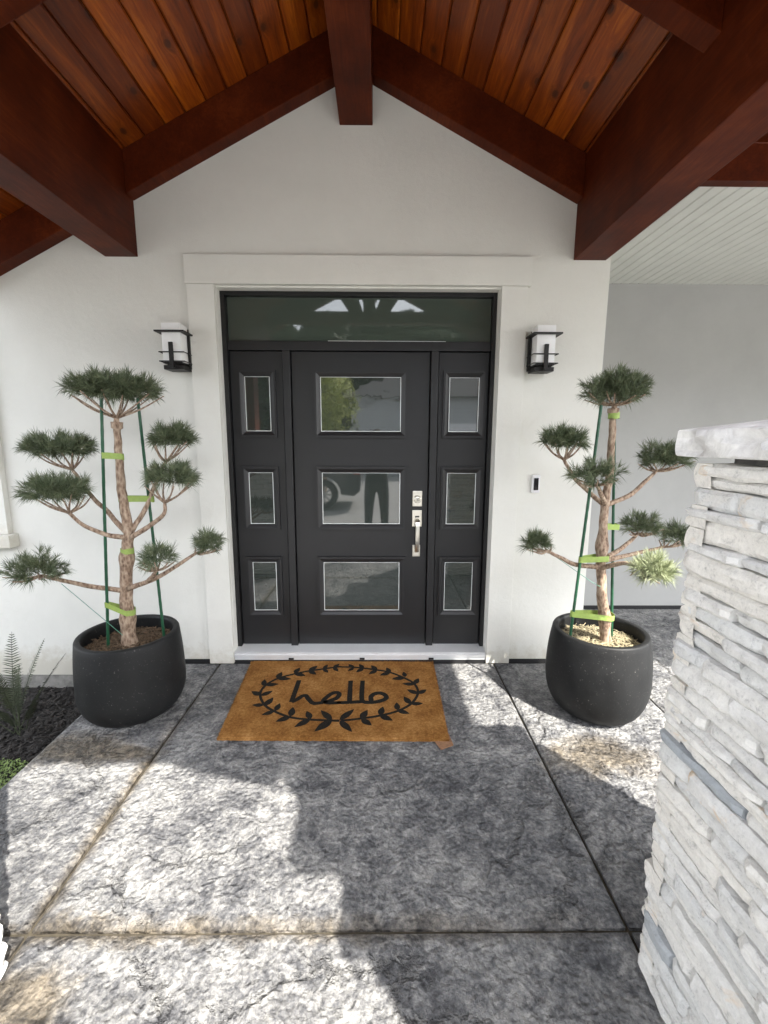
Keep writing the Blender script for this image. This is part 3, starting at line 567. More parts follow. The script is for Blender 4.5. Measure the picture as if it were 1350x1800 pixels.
# soffit of the right-hand recess, boards run towards the camera
sf = empty('soffit', (2.5, .3, 2.93), 'white grooved soffit boards over the recess right of the entry', 'soffit')
bw = .0762; x = 1.4625
me = None
while x < 3.7:
    b = MB(); x0, x1 = x+.0015, x+bw-.0015; e = .006
    b.prism_y([(x0, 2.930+e), (x0+e, 2.930), (x1-e, 2.930), (x1, 2.930+e), (x1, 2.945), (x0, 2.945)], -.441, 1.057).build('soffit_board', M_WHITE, sf)
    x += bw
MB().box(1.4625, 3.7, -.44, 1.057, 2.9455, 2.99).build('soffit_backing', M_WHITE, sf)
wing = empty('wing_shade_roof', (3.5, -.5, 3.0), 'low roof right of the porch, its unseen front added to shade the wall', 'roof')  # front slab is out of view, placed to block sun from the entry wall
MB().box(2.272, 7.0, -.499, 1.3, 2.995, 3.15).add([(2.272,-2.14,3.10),(7,-2.14,3.10),(7,-.5,3.10),(2.272,-.5,3.10),(2.272,-2.14,3.2),(7,-2.14,3.2),(7,-.5,3.2),(2.272,-.5,3.2)],[(0,1,2,3),(4,5,6,7),(0,1,5,4),(1,2,6,5),(2,3,7,6),(3,0,4,7)]).build('roof_deck', M_BEAM, wing)
MB().box(1.43, 2.309, -.44, 1.3, 3.08, 3.2).build('roof_infill', M_BEAM, wing)
MB().box(3.71, 7.0, -2.10, 1.3, 2.94, 2.959).build('wing_ceiling', M_WHITE, wing)

# ------------------------------------------------------------------ stone pillars
def pillar(x0, x1, y0, y1, H, label, inner):
    t = empty('stone_pillar', ((x0+x1)/2, (y0+y1)/2, 0), label, 'stone pillar', 'ledge stone pillars carrying the porch posts')
    d = .055
    MB().box(x0+d, x1-d, y0+d, y1-d, 0, H).build('mortar_core', M_CORE, t)
    rest = MB()
    def stone(face, a0, a1, z0, z1, keep):
        """face: 0 = towards -x, 1 = +x, 2 = +y, 3 = -y;  a = coordinate along the face"""
        L = a1-a0; Hh = z1-z0; na = max(5, int(L/.018)); nz = 5 if Hh > .04 else 4
        sd = random.uniform(0, 100); pr = random.uniform(.0, .020); tilt = random.uniform(-.008, .008); slope = random.uniform(-.006, .006)
        vs = []; fs = []
        for j in range(nz+1):
            for i in range(na+1):
                u = i/na; v = j/nz
                a = a0+L*u; z = z0+Hh*v
                eu = min(u, 1-u)*L; ev = min(v, 1-v)*Hh
                rnd = max(0, 1-eu/.007)**2*.010+max(0, 1-ev/.007)**2*.009
                dd = pr+tilt*(u-.5)*2+slope*(v-.5)*2-rnd+.007*noise.noise(Vector((a*8+sd, z*20, sd)))+.008*abs(noise.noise(Vector((a*22, z*30+sd, 7))))+.005*noise.noise(Vector((a*55, z*60+sd, 3)))
                if i in (0, na): a += .006*noise.noise(Vector((z*30, sd, i)))
                z += (.0045*noise.noise(Vector((a*11, sd, j*.7))) if j in (0, nz) else .003*noise.noise(Vector((a*20, sd, j))))
                vs.append((a, z, dd))
        n1 = na+1
        for j in range(nz):
            for i in range(na): k = j*n1+i; fs.append((k, k+1, k+n1+1, k+n1))
        ring = list(range(n1))+[j*n1+na for j in range(1, nz+1)]+[nz*n1+i for i in range(na-1, -1, -1)]+[j*n1 for j in range(nz-1, 0, -1)]
        b = len(vs)
        for k in ring: vs.append((vs[k][0], vs[k][1], -.06))
        m_ = len(ring)
        for k in range(m_): fs.append((ring[(k+1) % m_], ring[k], b+k, b+(k+1) % m_))
        if face == 0: V = [(x0-q, a, z) for a, z, q in vs]
        elif face == 1: V = [(x1+q, a, z) for a, z, q in vs]
        elif face == 2: V = [(a, y1+q, z) for a, z, q in vs]
        else: V = [(a, y0-q, z) for a, z, q in vs]
        if keep: MB().add(V, fs).build('stone', M_STONE, t, smooth=True, angle=24)
        else: rest.add(V, fs)
    for face in range(4):
        lo, hi = (y0, y1) if face < 2 else (x0, x1)
        z = .003
        rows_ = []
        while z < H-.02:
            h = random.choice((.028, .034, .040, .044, .050, .058))
            if H-z-h < .03: h = H-z
            rows_.append((z, z+h)); z += h
        pj = []
        for (z0, z1) in rows_:
            cj = []
            a = lo-random.uniform(.0, .012); end = hi+random.uniform(.0, .012)
            while a < end-1e-4:
                L = random.uniform(.13, .42) if (z1-z0) < .06 else random.uniform(.16, .34)
                for _ in range(4):
                    if any(abs(a+L-q) < .05 for q in pj): L += .04
                if end-a-L < .09: L = end-a
                cj.append(a+L)
                vis = (face == inner) or (face == 2)
                if vis and (z1-z0) > .05 and random.random() < .2 and L > .16:
                    mid = z0+(z1-z0)*random.uniform(.42, .58)
                    stone(face, a+.001, a+L-.001, z0+.001, mid-.0008, vis and face == inner); stone(face, a+.001, a+L-.001, mid+.0008, z1-.001, vis and face == inner)
                else: stone(face, a+.001, a+L-.001, z0+.001, z1-.001, vis and (face == inner))
                a += L
            pj = cj
    r = rest.build('stone_cladding', M_STONE, t, smooth=True, angle=50); r['kind'] = 'stuff'
    # pyramid capstone with chiselled edges
    cx, cy = (x0+x1)/2, (y0+y1)/2; o = .036 if inner == 0 else .015; zc0, zc1 = H+.015, H+.082
    g = MB(); rings = []
    def rg(off, z, jit, n=44):
        X0, X1, Y0, Y1 = x0-off, x1+off, y0-off, y1+off; pts = []
        for (ax, ay), (bx, by) in (((X0, Y0), (X1, Y0)), ((X1, Y0), (X1, Y1)), ((X1, Y1), (X0, Y1)), ((X0, Y1), (X0, Y0))):
            for k in range(n):
                x = ax+(bx-ax)*k/n; y = ay+(by-ay)*k/n
                q = jit*noise.noise(Vector((x*16, y*16, z*30))); q2 = jit*noise.noise(Vector((x*40, y*40, z*60)))*.6
                if k: x += (1 if x > cx else -1)*(q+q2)*(ay != by); y += (1 if y > cy else -1)*(q+q2)*(ay == by)
                pts.append((x, y, z+(q*.3 if jit else 0)))
        return pts
    R_ = [rg(o-.001, zc0, .006), rg(o+.002, zc0+.004, .012), rg(o+.004, zc0+.018, .020), rg(o+.004, zc0+.033, .022), rg(o+.003, zc0+.048, .020), rg(o+.002, zc1-.003, .010), rg(o, zc1, .005)]
    vs = [p for r in R_ for p in r]; n = len(R_[0]); fs = [(i*n+k, i*n+(k+1) % n, (i+1)*n+(k+1) % n, (i+1)*n+k) for i in range(len(R_)-1) for k in range(n)]
    vs.append((cx, cy, zc1+.085)); top = len(vs)-1
    fs += [((len(R_)-1)*n+k, (len(R_)-1)*n+(k+1) % n, top) for k in range(n)]; fs.append(tuple(range(n-1, -1, -1)))
    g.add(vs, fs).build('capstone', M_CAP, t, smooth=True, angle=30)
    MB().box(x0+.05, x1-.05, y0+.05, y1-.05, H-.001, H+.0145).build('cap_bed', M_CORE, t)
pillar(.815, 1.66, -2.93, -1.895, 1.545, 'pale ledge stone pillar with a capstone at the right edge', 0)
random.seed(11)
pillar(-1.97, -1.137, -2.93, -1.91, 1.545, 'sunlit ledge stone pillar peeking in at the lower left edge', 1)
random.seed(5)
# ================================================================== PLANTERS AND PINES
def pot(cx, cy, H, r, R, b, zm, label, straw):
    t = empty('planter', (cx, cy, 0), label, 'planter', 'round black planters flanking the door')
    pr = [(b*.9, .003), (b, .006)]
    for k in range(1, 9):
        a = k/8*pi/2; pr.append((b+(R-b)*sin(a), .006+zm*(1-cos(a))))
    for k in range(1, 9):
        s = k/8; pr.append((R-(R-r)*s**2, .006+zm+(H-zm-.016)*s))
    pr += [(r-.004, H-.002), (r-.012, H), (r-.026, H), (r-.032, H-.004), (r-.034, H-.02), (r-.026, H-.10), (r-.02, H-.2)]
    MB().lathe(pr, cx, cy, 72).build('pot_shell', M_POT, t, smooth=True, angle=60)
    # bark soil disc
    n = 26; vs = []; fs = []; rr = r-.012
    for j in range(n+1):
        for i in range(n+1):
            x = (i/n*2-1); y = (j/n*2-1)
            k = max(abs(x), abs(y)); l = sqrt(x*x+y*y) or 1; x, y = x*k/l, y*k/l
            vs.append((cx+x*rr, cy+y*rr, H-.085+.010*noise.noise(Vector((x*3, y*3, cx)))+.012*noise.noise(Vector((x*9, y*9, cx)))))
    for j in range(n):
        for i in range(n): a = j*(n+1)+i; fs.append((a, a+1, a+n+2, a+n+1))
    MB().add(vs, fs).build('soil', M_BARKSOIL, t, smooth=True, fix=False)
    g = MB()
    for k in range(1500):
        a = random.uniform(0, 2*pi); q = (r-.04)*sqrt(random.random()); l = random.uniform(.006, .022 if not straw else .030); w = l*random.uniform(.10, .3) if not straw else .0016
        Rm = Matrix.Rotation(random.uniform(0, pi), 3, 'Z') @ Matrix.Rotation(random.uniform(-.45, .45), 3, 'Y')
        o = Vector((cx+q*cos(a), cy+q*sin(a), H-.082+random.uniform(0, .014)))
        vs = [o+Rm @ Vector(p) for p in ((-l, -w, 0), (l, -w, 0), (l, w, 0), (-l, w, 0), (0, 0, w*1.3))]
        g.add(vs, [(0, 1, 4), (1, 2, 4), (2, 3, 4), (3, 0, 4)])
    o = g.build('bark_chips', M_STRAW if straw else M_CHIP, t, fix=False); o['kind'] = 'stuff'
    return t
pot(-1.465, -.563, .487, .270, .288, .172, .17, 'round matte black planter left of the door, at the slab edge', False)
pot(1.300, -.560, .503, .262, .288, .175, .22, 'round black planter right of the door with a sunlit scuffed rim', True)

def smooth_path(pts, n=5):
    pts = [Vector(p) for p in pts]; out = []
    P = [pts[0]*2-pts[1]]+pts+[pts[-1]*2-pts[-2]]
    for i in range(1, len(P)-2):
        for k in range(n):
            t = k/n; a, b, c, d = P[i-1], P[i], P[i+1], P[i+2]
            out.append(.5*((2*b)+(c-a)*t+(2*a-5*b+4*c-d)*t*t+(3*b-a-3*c+d)*t*t*t))
    out.append(pts[-1]); return out
def wob(path, amp, s):
    return [p+Vector((noise.noise(Vector((p.z*14+s, p.x*9, 1)))*amp, noise.noise(Vector((p.z*14, p.x*9+s, 5)))*amp, 0)) for p in path]
def pine(d, cx, label, pale, seed, dens):
    rnd = random.Random(seed)
    t = empty('pine_tree', (cx, -.56, .40), label, 'pine tree', 'cloud pruned pines in the planters')
    tr = d['trunk']; path = wob(smooth_path(tr, 8), .006, seed); n = len(path)
    rad = []
    for i, p in enumerate(path):
        h = (p.z-path[0].z)/(path[-1].z-path[0].z)
        r_ = (.023 if cx < 0 else .014)*(1-h)**1.1+.0175+.003*noise.noise(Vector((p.z*22, seed, 0)))
        for fz, a, w in ((.42 if pale is None else .45, .012, .035), (.14, .008, .03)):
            r_ += a*math.exp(-((h-fz)/w)**2)
        if i < 4: r_ += .006*(4-i)/4
        if i > n-6: r_ += .012
        rad.append(r_)
    MB().tube([path[0]-Vector((0, 0, .06))]+path, [rad[0]*1.1]+rad, 14).build('trunk', M_BARK, t, smooth=True, angle=0)
    pads = d['pads']
    def nearest_r(p):
        return min(((Vector(p)-q).length, r_) for q, r_ in zip(path, rad))[1]
    for li, (pts, pi_) in enumerate(d['limbs']):
        c = Vector(pads[pi_][:3]); a, hz = pads[pi_][3:]
        g = MB(); pp = wob(smooth_path(pts, 5), .008, li)
        r0, r1 = min(.015, nearest_r(pts[0])*.62), .0085
        if pi_ == 0: r0, r1 = .017, .012
        g.tube(pp, [r0+(r1-r0)*i/(len(pp)-1)+.0016*noise.noise(Vector((i*.9, li, 0))) for i in range(len(pp))], 9)
        tip = pp[-1]
        for k in range(9 if pi_ else 12):
            th = 2*pi*(k+rnd.random()*.7)/(9 if pi_ else 12); q = rnd.uniform(.45, .9)
            e = c+Vector((cos(th)*a*q, sin(th)*a*.8*q, -hz*rnd.uniform(.1, .5)))
            mid = tip.lerp(e, .5)+Vector((rnd.uniform(-.01, .01), rnd.uniform(-.01, .01), -.012))
            bp = smooth_path([tip, mid, e], 4)
            g.tube(bp, [.0068-.0042*i/(len(bp)-1) for i in range(len(bp))], 6)
        g.build('limb', M_BARK, t, smooth=True, angle=0)
    for pi_, (x, y, z, a, hz) in enumerate(pads):
        c = Vector((x, y, z)); vs = []; fs = []
        b = min(a*.85, .20); A = max(.03, a-.042); B = max(.03, b-.035); Hh = max(.03, hz-.026)
        ns = int(dens[pi_]*150*(a*b)/(.2*.17))+14
        lobes = [(rnd.uniform(-.5, .5), rnd.uniform(-.5, .5), rnd.uniform(.6, 1)) for _ in range(5)]
        for k in range(ns):
            for _ in range(30):
                u = Vector((rnd.gauss(0, 1), rnd.gauss(0, 1), rnd.gauss(0, 1))).normalized()
                q = rnd.random()**.45
                px, py, pz = u.x*q, u.y*q, u.z*q
                if pz < -.55: continue
                gap = noise.noise(Vector((px*2.2+seed, py*2.2, pi_*5.0)))
                if gap < -.28 and rnd.random() < .7: continue
                break
            out = Vector((px*A, py*B, pz*Hh+ (0.12*Hh*noise.noise(Vector((px*3, py*3, pi_))))))
            s = c+out
            ax = (Vector((px/A*a*.9, py/B*b*.9, .55+pz*1.0))+Vector((rnd.gauss(0, .33), rnd.gauss(0, .33), rnd.gauss(0, .25)))).normalized()
            e1 = ax.orthogonal().normalized(); e2 = ax.cross(e1)
            sh = rnd.uniform(.025, .045); L = rnd.uniform(.038, .066)
            for j in range(34):
                th = rnd.uniform(0, 2*pi); tt = rnd.random(); spread = rnd.uniform(.25, 1.05)*(1.15-tt*.5)
                dr_ = (ax*cos(spread)+(e1*cos(th)+e2*sin(th))*sin(spread)).normalized()
                p0 = s+ax*(sh*(tt-.6)); ll = L*rnd.uniform(.75, 1.15)
                sag = Vector((0, 0, -.25*ll*ll/.05)) if dr_.z < .5 else Vector((0, 0, 0))
                wv = dr_.cross(Vector((rnd.gauss(0, 1), rnd.gauss(0, 1), rnd.gauss(0, 1)))).normalized()*.00105
                p1 = p0+dr_*ll*.55+sag*.2; p2 = p0+dr_*ll+sag
                bI = len(vs); vs += [p0-wv, p0+wv, p1+wv, p1-wv, p2]
                fs += [(bI, bI+1, bI+2, bI+3), (bI+3, bI+2, bI+4)]
        o = MB().add(vs, fs).build('needle_pad', M_NEEDLE_LIT if pi_ in (pale or ()) else M_NEEDLE, t, fix=False); o['kind'] = 'stuff'
        if pi_ in (pale or ()): o['label'] = 'needle pad with sunlight painted in as pale yellow-green'
    return t
pine(D['L'], -1.465, 'cloud pruned pine in the left planter with eight dark needle pads', None, 3, [1.2, 1.1, 1.0, .5, 1.1, .9, .45, .8])
pine(D['R'], 1.300, 'cloud pruned pine in the right planter with one pad coloured pale for sunlight', (6,), 8, [1.2, 1.1, .42, .9, .6, .7, 1.2, .8])
def tape_seg(p, q, h=.032, loop=.026):
    """flat band that loops round the stake and the trunk"""
    p, q = Vector(p), Vector(q); g = MB(); pts = []
    d = (q-p); d.z = 0; L = d.length
    if L < .01: d = Vector((1, 0, 0)); q = p
    else: d.normalize()
    s = Vector((-d.y, d.x, 0))
    if L < .01:
        ring = [p+d*loop*cos(a)+s*loop*sin(a) for a in [2*pi*k/18 for k in range(18)]]
    else:
        r0, r1 = .011, loop
        ring = [p+(-d*cos(a)+s*sin(a))*r0 for a in [(-pi/2+pi*k/6) for k in range(7)]]+[q+(d*cos(a)-s*sin(a))*r1 for a in [(-pi/2+pi*k/9) for k in range(10)]]
    n = len(ring); vs = []
    for k, v in enumerate(ring):
        o_ = Vector((0, 0, .003*sin(k*1.3)))
        c_ = (p+q)/2; outw = (v-c_); outw.z = 0; outw = outw.normalized()*.0012
        vs += [v+o_-Vector((0, 0, h/2)), v+o_+Vector((0, 0, h/2)), v+outw+o_+Vector((0, 0, h/2)), v+outw+o_-Vector((0, 0, h/2))]
    fs = []
    for k in range(n):
        a, b = 4*k, 4*((k+1) % n)
        for j in range(4): fs.append((a+j, b+j, b+(j+1) % 4, a+(j+1) % 4))
    return g.add(vs, fs)
SL_ = [('L', 0, 'green plant stake left of the trunk in the left planter', [(0, .021), (3, .045)]), ('L', 1, 'green plant stake right of the trunk in the left planter', [(1, .024), (2, .034)]),
       ('R', 0, 'green plant stake leaning left of the trunk in the right planter', [(2, .036), (3, .050)]), ('R', 1, 'green plant stake upright behind the trunk in the right planter', [(0, .028), (1, .034)])]
for s, i, lb, tp in SL_:
    a, b = [Vector(v) for v in D[s]['stakes'][i]]
    t = empty('plant_stake', tuple(b), lb, 'stake', 'green stakes tied to the pines')
    nn = 40; g = MB(); g.tube([a.lerp(b, k/nn) for k in range(nn+1)]+[b+(b-a).normalized()*.06], [.0078+(.0007 if k % 2 else 0) for k in range(nn+2)], 9)
    g.build('stake_rod', M_STAKE, t, smooth=True)
    for ti, lp in tp:
        p, q = D['tapes'][s][ti]
        tape_seg(p, q, loop=lp).build('tie_tape', M_TAPE, t, smooth=True)
for i, lb in ((0, 'thin green wire pulling down the low left branch of the left pine'), (1, 'thin green wire tied from the low left branch of the right pine to its trunk')):
    pts = D['wires'][i]; o = MB().tube(pts, .0017, 5).build('tie_wire', M_WIRE); tag(o, lb, 'wire')

# ================================================================== DOORMAT
md = D['mat']; C4 = [Vector((x, y, 0)) for x, y in md['corners']]    # BL BR FR FL
mt = empty('doormat', (-.27, -.44, 0), 'brown coir doormat reading hello inside a black leaf wreath', 'doormat')
n = 70; vs = []; fs = []
def mp_(u, v): return C4[0].lerp(C4[1], u).lerp(C4[3].lerp(C4[2], u), v)
for j in range(n+1):
    for i in range(n+1):
        u, v = i/n, j/n; p = mp_(u, v); d = min(u, 1-u, v, 1-v)
        p.x += .004*noise.noise(Vector((p.y*30, u*2, 1)))*(1 if i in (0, n) else 0); p.y += .004*noise.noise(Vector((p.x*30, v*2, 1)))*(1 if j in (0, n) else 0)
        vs.append((p.x, p.y, (.010 if d == 0 else .0165)+.0012*noise.noise(Vector((p.x*8, p.y*8, 0)))))
for j in range(n):
    for i in range(n): a = j*(n+1)+i; fs.append((a, a+n+1, a+n+2, a+1))
ring = list(range(n+1))+[j*(n+1)+n for j in range(1, n+1)]+[n*(n+1)+i for i in range(n-1, -1, -1)]+[j*(n+1) for j in range(n-1, 0, -1)]
b = len(vs)
for k in ring: vs.append((vs[k][0], vs[k][1], .0035))
for k in range(len(ring)): fs.append((ring[k], ring[(k+1) % len(ring)], b+(k+1) % len(ring), b+k))
MB().add(vs, fs).build('coir_body', M_COIR, mt, fix=False)
# fibres standing up from the mat and fraying at its edge
g = MB()
for k in range(26000):
    u, v = random.random(), random.random()
    if k % 5 == 0:
        e = random.choice((0, 1, 2, 3)); w_ = random.uniform(0, .004)
        u, v = ((w_, v), (1-w_, v), (u, w_), (u, 1-w_))[e]
    p = mp_(u, v); p.z = .014; d = Vector((random.gauss(0, .5), random.gauss(0, .5), 1)).normalized()*random.uniform(.004, .0075)
    if k % 5 == 0: d = Vector((random.gauss(0, .6)+(u > .99)-(u < .01), random.gauss(0, .6)+(v < .01)-(v > .99), .5)).normalized()*.008
    w_ = Vector((random.gauss(0, 1), random.gauss(0, 1), 0)).normalized()*.0007
    g.add([p-w_, p+w_, p+d], [(0, 1, 2)])
o = g.build('coir_fibre', M_COIR, mt, fix=False); o['kind'] = 'stuff'
ZM = .0185
def stroke(g, pts, w, wx=1.0):
    pts = [Vector((x, y, 0)) for x, y in pts]; L = []; Rr = []
    for i, p in enumerate(pts):
        t = (pts[min(i+1, len(pts)-1)]-pts[max(i-1, 0)]).normalized(); nn = Vector((-t.y, t.x, 0))
        ww = w*(1+.10*noise.noise(p*60)); L.append(p+nn*ww); Rr.append(p-nn*ww)
    vs = []
    for l, r in zip(L, Rr): vs += [(l.x, l.y, ZM), (r.x, r.y, ZM), (r.x, r.y, .013), (l.x, l.y, .013)]
    m_ = len(pts); fs = []
    for i in range(m_-1):
        for j in range(4): fs.append((4*i+j, 4*i+(j+1) % 4, 4*(i+1)+(j+1) % 4, 4*(i+1)+j))
    fs += [(0, 1, 2, 3), (4*m_-1, 4*m_-2, 4*m_-3, 4*m_-4)]
    g.add(vs, fs)
def sm2(pts, n=6):
    return [(v.x, v.y) for v in smooth_path([(x, y, 0) for x, y in pts], n)]
for k, s_ in enumerate(md['hello']):
    pass
letters = {0: ('letter_h', [0, 1]), 1: ('letter_e', [2]), 2: ('letter_l', [3]), 3: ('letter_l', [4, 5]), }
H_ = md['hello']
def dense(pts, st):  # resample
    out = sm2(pts, 8) if len(pts) > 2 else [(pts[0][0]+(pts[1][0]-pts[0][0])*k/8, pts[0][1]+(pts[1][1]-pts[0][1])*k/8) for k in range(9)]
    return out
last = H_[5]
segs = [('letter_h', [H_[0], H_[1]]), ('letter_e', [H_[2]]), ('letter_l', [H_[3]]), ('letter_l', [H_[4], last[:4]]), ('letter_o', [last[2:]])]
zc = 0
for nm, ss in segs:
    g = MB(); 
    for s_ in ss:
        ZM = .0185+.00025*zc; zc += 1; stroke(g, dense(s_, 0), .0150)
    g.build(nm, M_COIRB, mt)
ZM = .0184; g = MB(); stroke(g, sm2(md['stem'], 6), .0082); g.build('wreath_stem', M_COIRB, mt)
for k, (x0, y0, x1, y1) in enumerate(md['leaves']):
    a = Vector((x0, y0, 0)); b_ = Vector((x1, y1, 0)); t = b_-a; L = t.length; t.normalize(); nn = Vector((-t.y, t.x, 0)); w = min(.021, L*.24) if L < .13 else .026
    N = 7; top = [a+t*L*i/N+nn*w*sin(pi*(i/N)**.8) for i in range(N+1)]; bot = [a+t*L*i/N-nn*w*sin(pi*(i/N)**.8) for i in range(N, 0, -1)]
    z = .0187+.0001*(k % 4)
    prof = [(v.x, v.y) for v in top+bot[1:]]
    MB().prism_z(prof, .013, z).build('wreath_leaf', M_COIRB, mt)
MB().prism_z(md['tag'], .002, .006).build('care_tag', M_TAGM, mt)

# ================================================================== FERN AND GROUND COVER
fn = empty('fern', (-2.215, -.522, -.2), 'sword fern with ragged fronds in the mulch below the window', 'fern')
def frond(az, lean, L, curl):
    base = Vector((-2.215+random.uniform(-.03, .03), -.522+random.uniform(-.03, .03), -.19))
    pts = []; N = 16; d = Vector((cos(az)*lean, sin(az)*lean, 1)).normalized(); p = base.copy(); c_ = curl
    for k in range(N+1):
        pts.append(p.copy()); d = (d+Vector((cos(az), sin(az), -.5))*curl/N*(k/N)).normalized(); p = p+d*L/N
    st = MB(); st.tube(pts, [.0032-.0024*k/N for k in range(N+1)], 5); fo = st.build('frond_stem', M_FERN, fn)
    g = MB(); M_ = 30
    for k in range(M_):
        u = .28+.71*k/M_; f_ = u*N; i = min(int(f_), N-1); q = pts[i].lerp(pts[i+1], f_-i); tn = (pts[i+1]-pts[i]).normalized()
        sd = tn.cross(Vector((cos(az), sin(az), .3))).normalized()
        w = .066*L/.55*sin(pi*min(1, (u-.2)/.8))**.6*(1-.5*u)+.004
        for s in (-1, 1):
            e = q+sd*s*w+tn*w*.45+Vector((0, 0, random.uniform(-.25, .1)*w))
            h = tn*.0030
            g.add([q-h, q+h, e.lerp(q, .45)+h*1.1, e, e.lerp(q, .5)-h*.9], [(0, 1, 2, 3, 4)])
    o = g.build('frond_leaflets', M_FERN, fo, fix=False); o['kind'] = 'stuff'
for az, ln, L, cu in ((1.9, .12, .62, .35), (.9, .30, .58, .4), (.15, .55, .60, .35), (2.8, .5, .5, .7), (3.6, .7, .48, .9), (5.0, .5, .34, .7), (4.3, .35, .36, .7), (3.3, 1.0, .4, .8), (-.5, .55, .36, .7), (2.2, .3, .40, .6), (1.2, .05, .42, .3), (3.1, .2, .45, .4)):
    frond(az, ln, L, cu)
g = MB()
for k in range(3600):
    a = random.uniform(0, 2*pi); q = sqrt(random.random()); x = -2.13+q*cos(a)*.36; y = -.99+q*sin(a)*.22
    if x > -1.78 or noise.noise(Vector((x*6, y*6, 2))) < -.25: continue
    z = -.19+random.uniform(0, .05)*(1-q*.6); l = random.uniform(.006, .013)
    Rm = Matrix.Rotation(random.uniform(0, 2*pi), 3, 'Z') @ Matrix.Rotation(random.uniform(-.9, .9), 3, 'X')
    o = Vector((x, y, z)); g.add([o+Rm @ Vector(v) for v in ((0, 0, 0), (l*.5, l*.5, .001), (0, l*1.4, 0), (-l*.5, l*.5, .001))], [(0, 1, 2, 3)])
tag(g.build('ground_cover', M_MOSS, fix=False), 'bright green ground cover at the left edge of the slab', 'ground cover', kind='stuff')
# ================================================================== BEHIND THE CAMERA (seen mirrored in the door glass)
def conifer_mesh(seed, H, R):
    rnd = random.Random(seed); tr = MB(); tr.tube([(0, 0, 0), (0, 0, H*.5), (0, 0, H*.95)], [R*.09, R*.05, .02], 8)
    cr = MB()
    for k in range(5600):
        h = rnd.random()**.9; z = .06*H+h*H*.94; rr = R*(1-h**4)**.7*(.85+.2*sin(z*5+seed))*sqrt(rnd.uniform(.25, 1)); a = rnd.uniform(0, 2*pi)
        p = Vector((rr*cos(a), rr*sin(a), z)); s = rnd.uniform(.14, .30)
        Rm = Matrix.Rotation(a, 3, 'Z') @ Matrix.Rotation(rnd.uniform(-.2, .9), 3, 'Y') @ Matrix.Rotation(rnd.uniform(-.6, .6), 3, 'X')
        cr.add([p+Rm @ Vector(v)*s for v in ((-.5, -.5, 0), (1.2, -.3, .1), (1.4, .3, -.1), (-.5, .5, 0))], [(0, 1, 2, 3)])
    return tr.mesh('trunk', M_BARK), cr.mesh('crown', M_TREE)
m = NT('tree_foliage'); c = m.co()
m.col(m.ramp(m.noise(c, 1.5, 4, .6), [(.3, (.022, .045, .018)), (.7, (.06, .095, .03))])); m.set(.6); M_TREE = m.m
m = NT('sunlit_tone_foliage'); c = m.co()  # leaf colour raised so the shaded side looks sunlit
m.col(m.ramp(m.noise(c, 5, 4, .6), [(.3, (.22, .27, .05)), (.7, (.55, .58, .16))])); m.set(.6); M_FOLIAGE_LIT = m.m
vs_ = [conifer_mesh(s, 9.2, 2.7) for s in (1, 2, 3)]
rr_ = random.Random(4)
for k in range(31):
    back = k < 16; q = k if back else k-16
    tm, cm = vs_[k % 3]; x = -22+q*2.95+(0 if back else 1.45)+rr_.uniform(-.3, .3); y = (-27 if back else -23.5)+rr_.uniform(-.5, .5)
    t = empty('conifer', (x, y, -.35), 'dense rounded evergreen in the %s row across the driveway, behind the camera' % ('back' if back else 'front'), 'tree', 'evergreens in the %s row across the driveway' % ('back' if back else 'front'))
    s = rr_.uniform(.985, 1.015)*(1.08 if back else .99); t.scale = (s, s, s); t.rotation_euler = (0, 0, rr_.uniform(0, 6))
    for nm, me in (('trunk', tm), ('crown', cm)):
        o = bpy.data.objects.new(nm, me); COL.objects.link(o); o.parent = t
# small shrub tree, sunlight put into its leaf colour
t = empty('garden_tree', (-1.75, -10.6, -.3), 'small yellow-green leafy tree beside the driveway behind the camera', 'tree')
MB().tube([(-1.75, -10.6, -.35), (-1.7, -10.6, .8), (-1.8, -10.55, 2.0)], [.09, .07, .03], 8).build('trunk', M_BARK, t)
g = MB(); rnd = random.Random(2)
for k in range(5000):
    u = Vector((rnd.gauss(0, 1), rnd.gauss(0, 1), rnd.gauss(0, 1))).normalized()*rnd.uniform(.5, 1); p = Vector((-1.75+u.x*1.1, -10.6+u.y*1.1, 2.75+u.z*1.25))+u*.3*noise.noise(u*3)
    s = .07; Rm = Matrix.Rotation(rnd.uniform(0, 6), 3, 'Z') @ Matrix.Rotation(rnd.uniform(-1, 1), 3, 'X')
    g.add([p+Rm @ Vector(v)*s for v in ((0, 0, 0), (.5, .6, 0), (0, 1.3, .1), (-.5, .6, 0))], [(0, 1, 2, 3)])
g.build('crown', M_FOLIAGE_LIT, t, fix=False)
# detached garage with lap siding
M_SIDE = plain('grey_lap_siding', (.42, .43, .44), .7, ns=3, amp=.06); M_ROOF = plain('dark_shingles', (.05, .05, .055), .9, ns=20, amp=.4)
t = empty('garage', (4.4, -17, -.03), 'grey lap sided garage with a white door across the driveway', 'garage')
MB().box(-1.2, 10, -22, -17.05, -.05, 3.5).build('wall', M_SIDE, t)
for k in range(19):
    z = .0+.185*k
    MB().prism_y([(-1.2, z), (10, z), (10, z+.19), (-1.2, z+.19)], -17.048, -17.02).build('siding_board', M_SIDE, t, bevel=.01, seg=1)
MB().add([(-1.7, -16.6, 3.45), (10.5, -16.6, 3.45), (10.5, -22.4, 3.45), (-1.7, -22.4, 3.45), (.9, -19.5, 5.0), (8.0, -19.5, 5.0)], [(0, 1, 5, 4), (1, 2, 5), (2, 3, 4, 5), (3, 0, 4), (3, 2, 1, 0)]).build('roof', M_ROOF, t)
gd = MB().box(2.2, 7.0, -17.018, -16.99, 0, 2.3).build('garage_door', M_BEZEL, t)
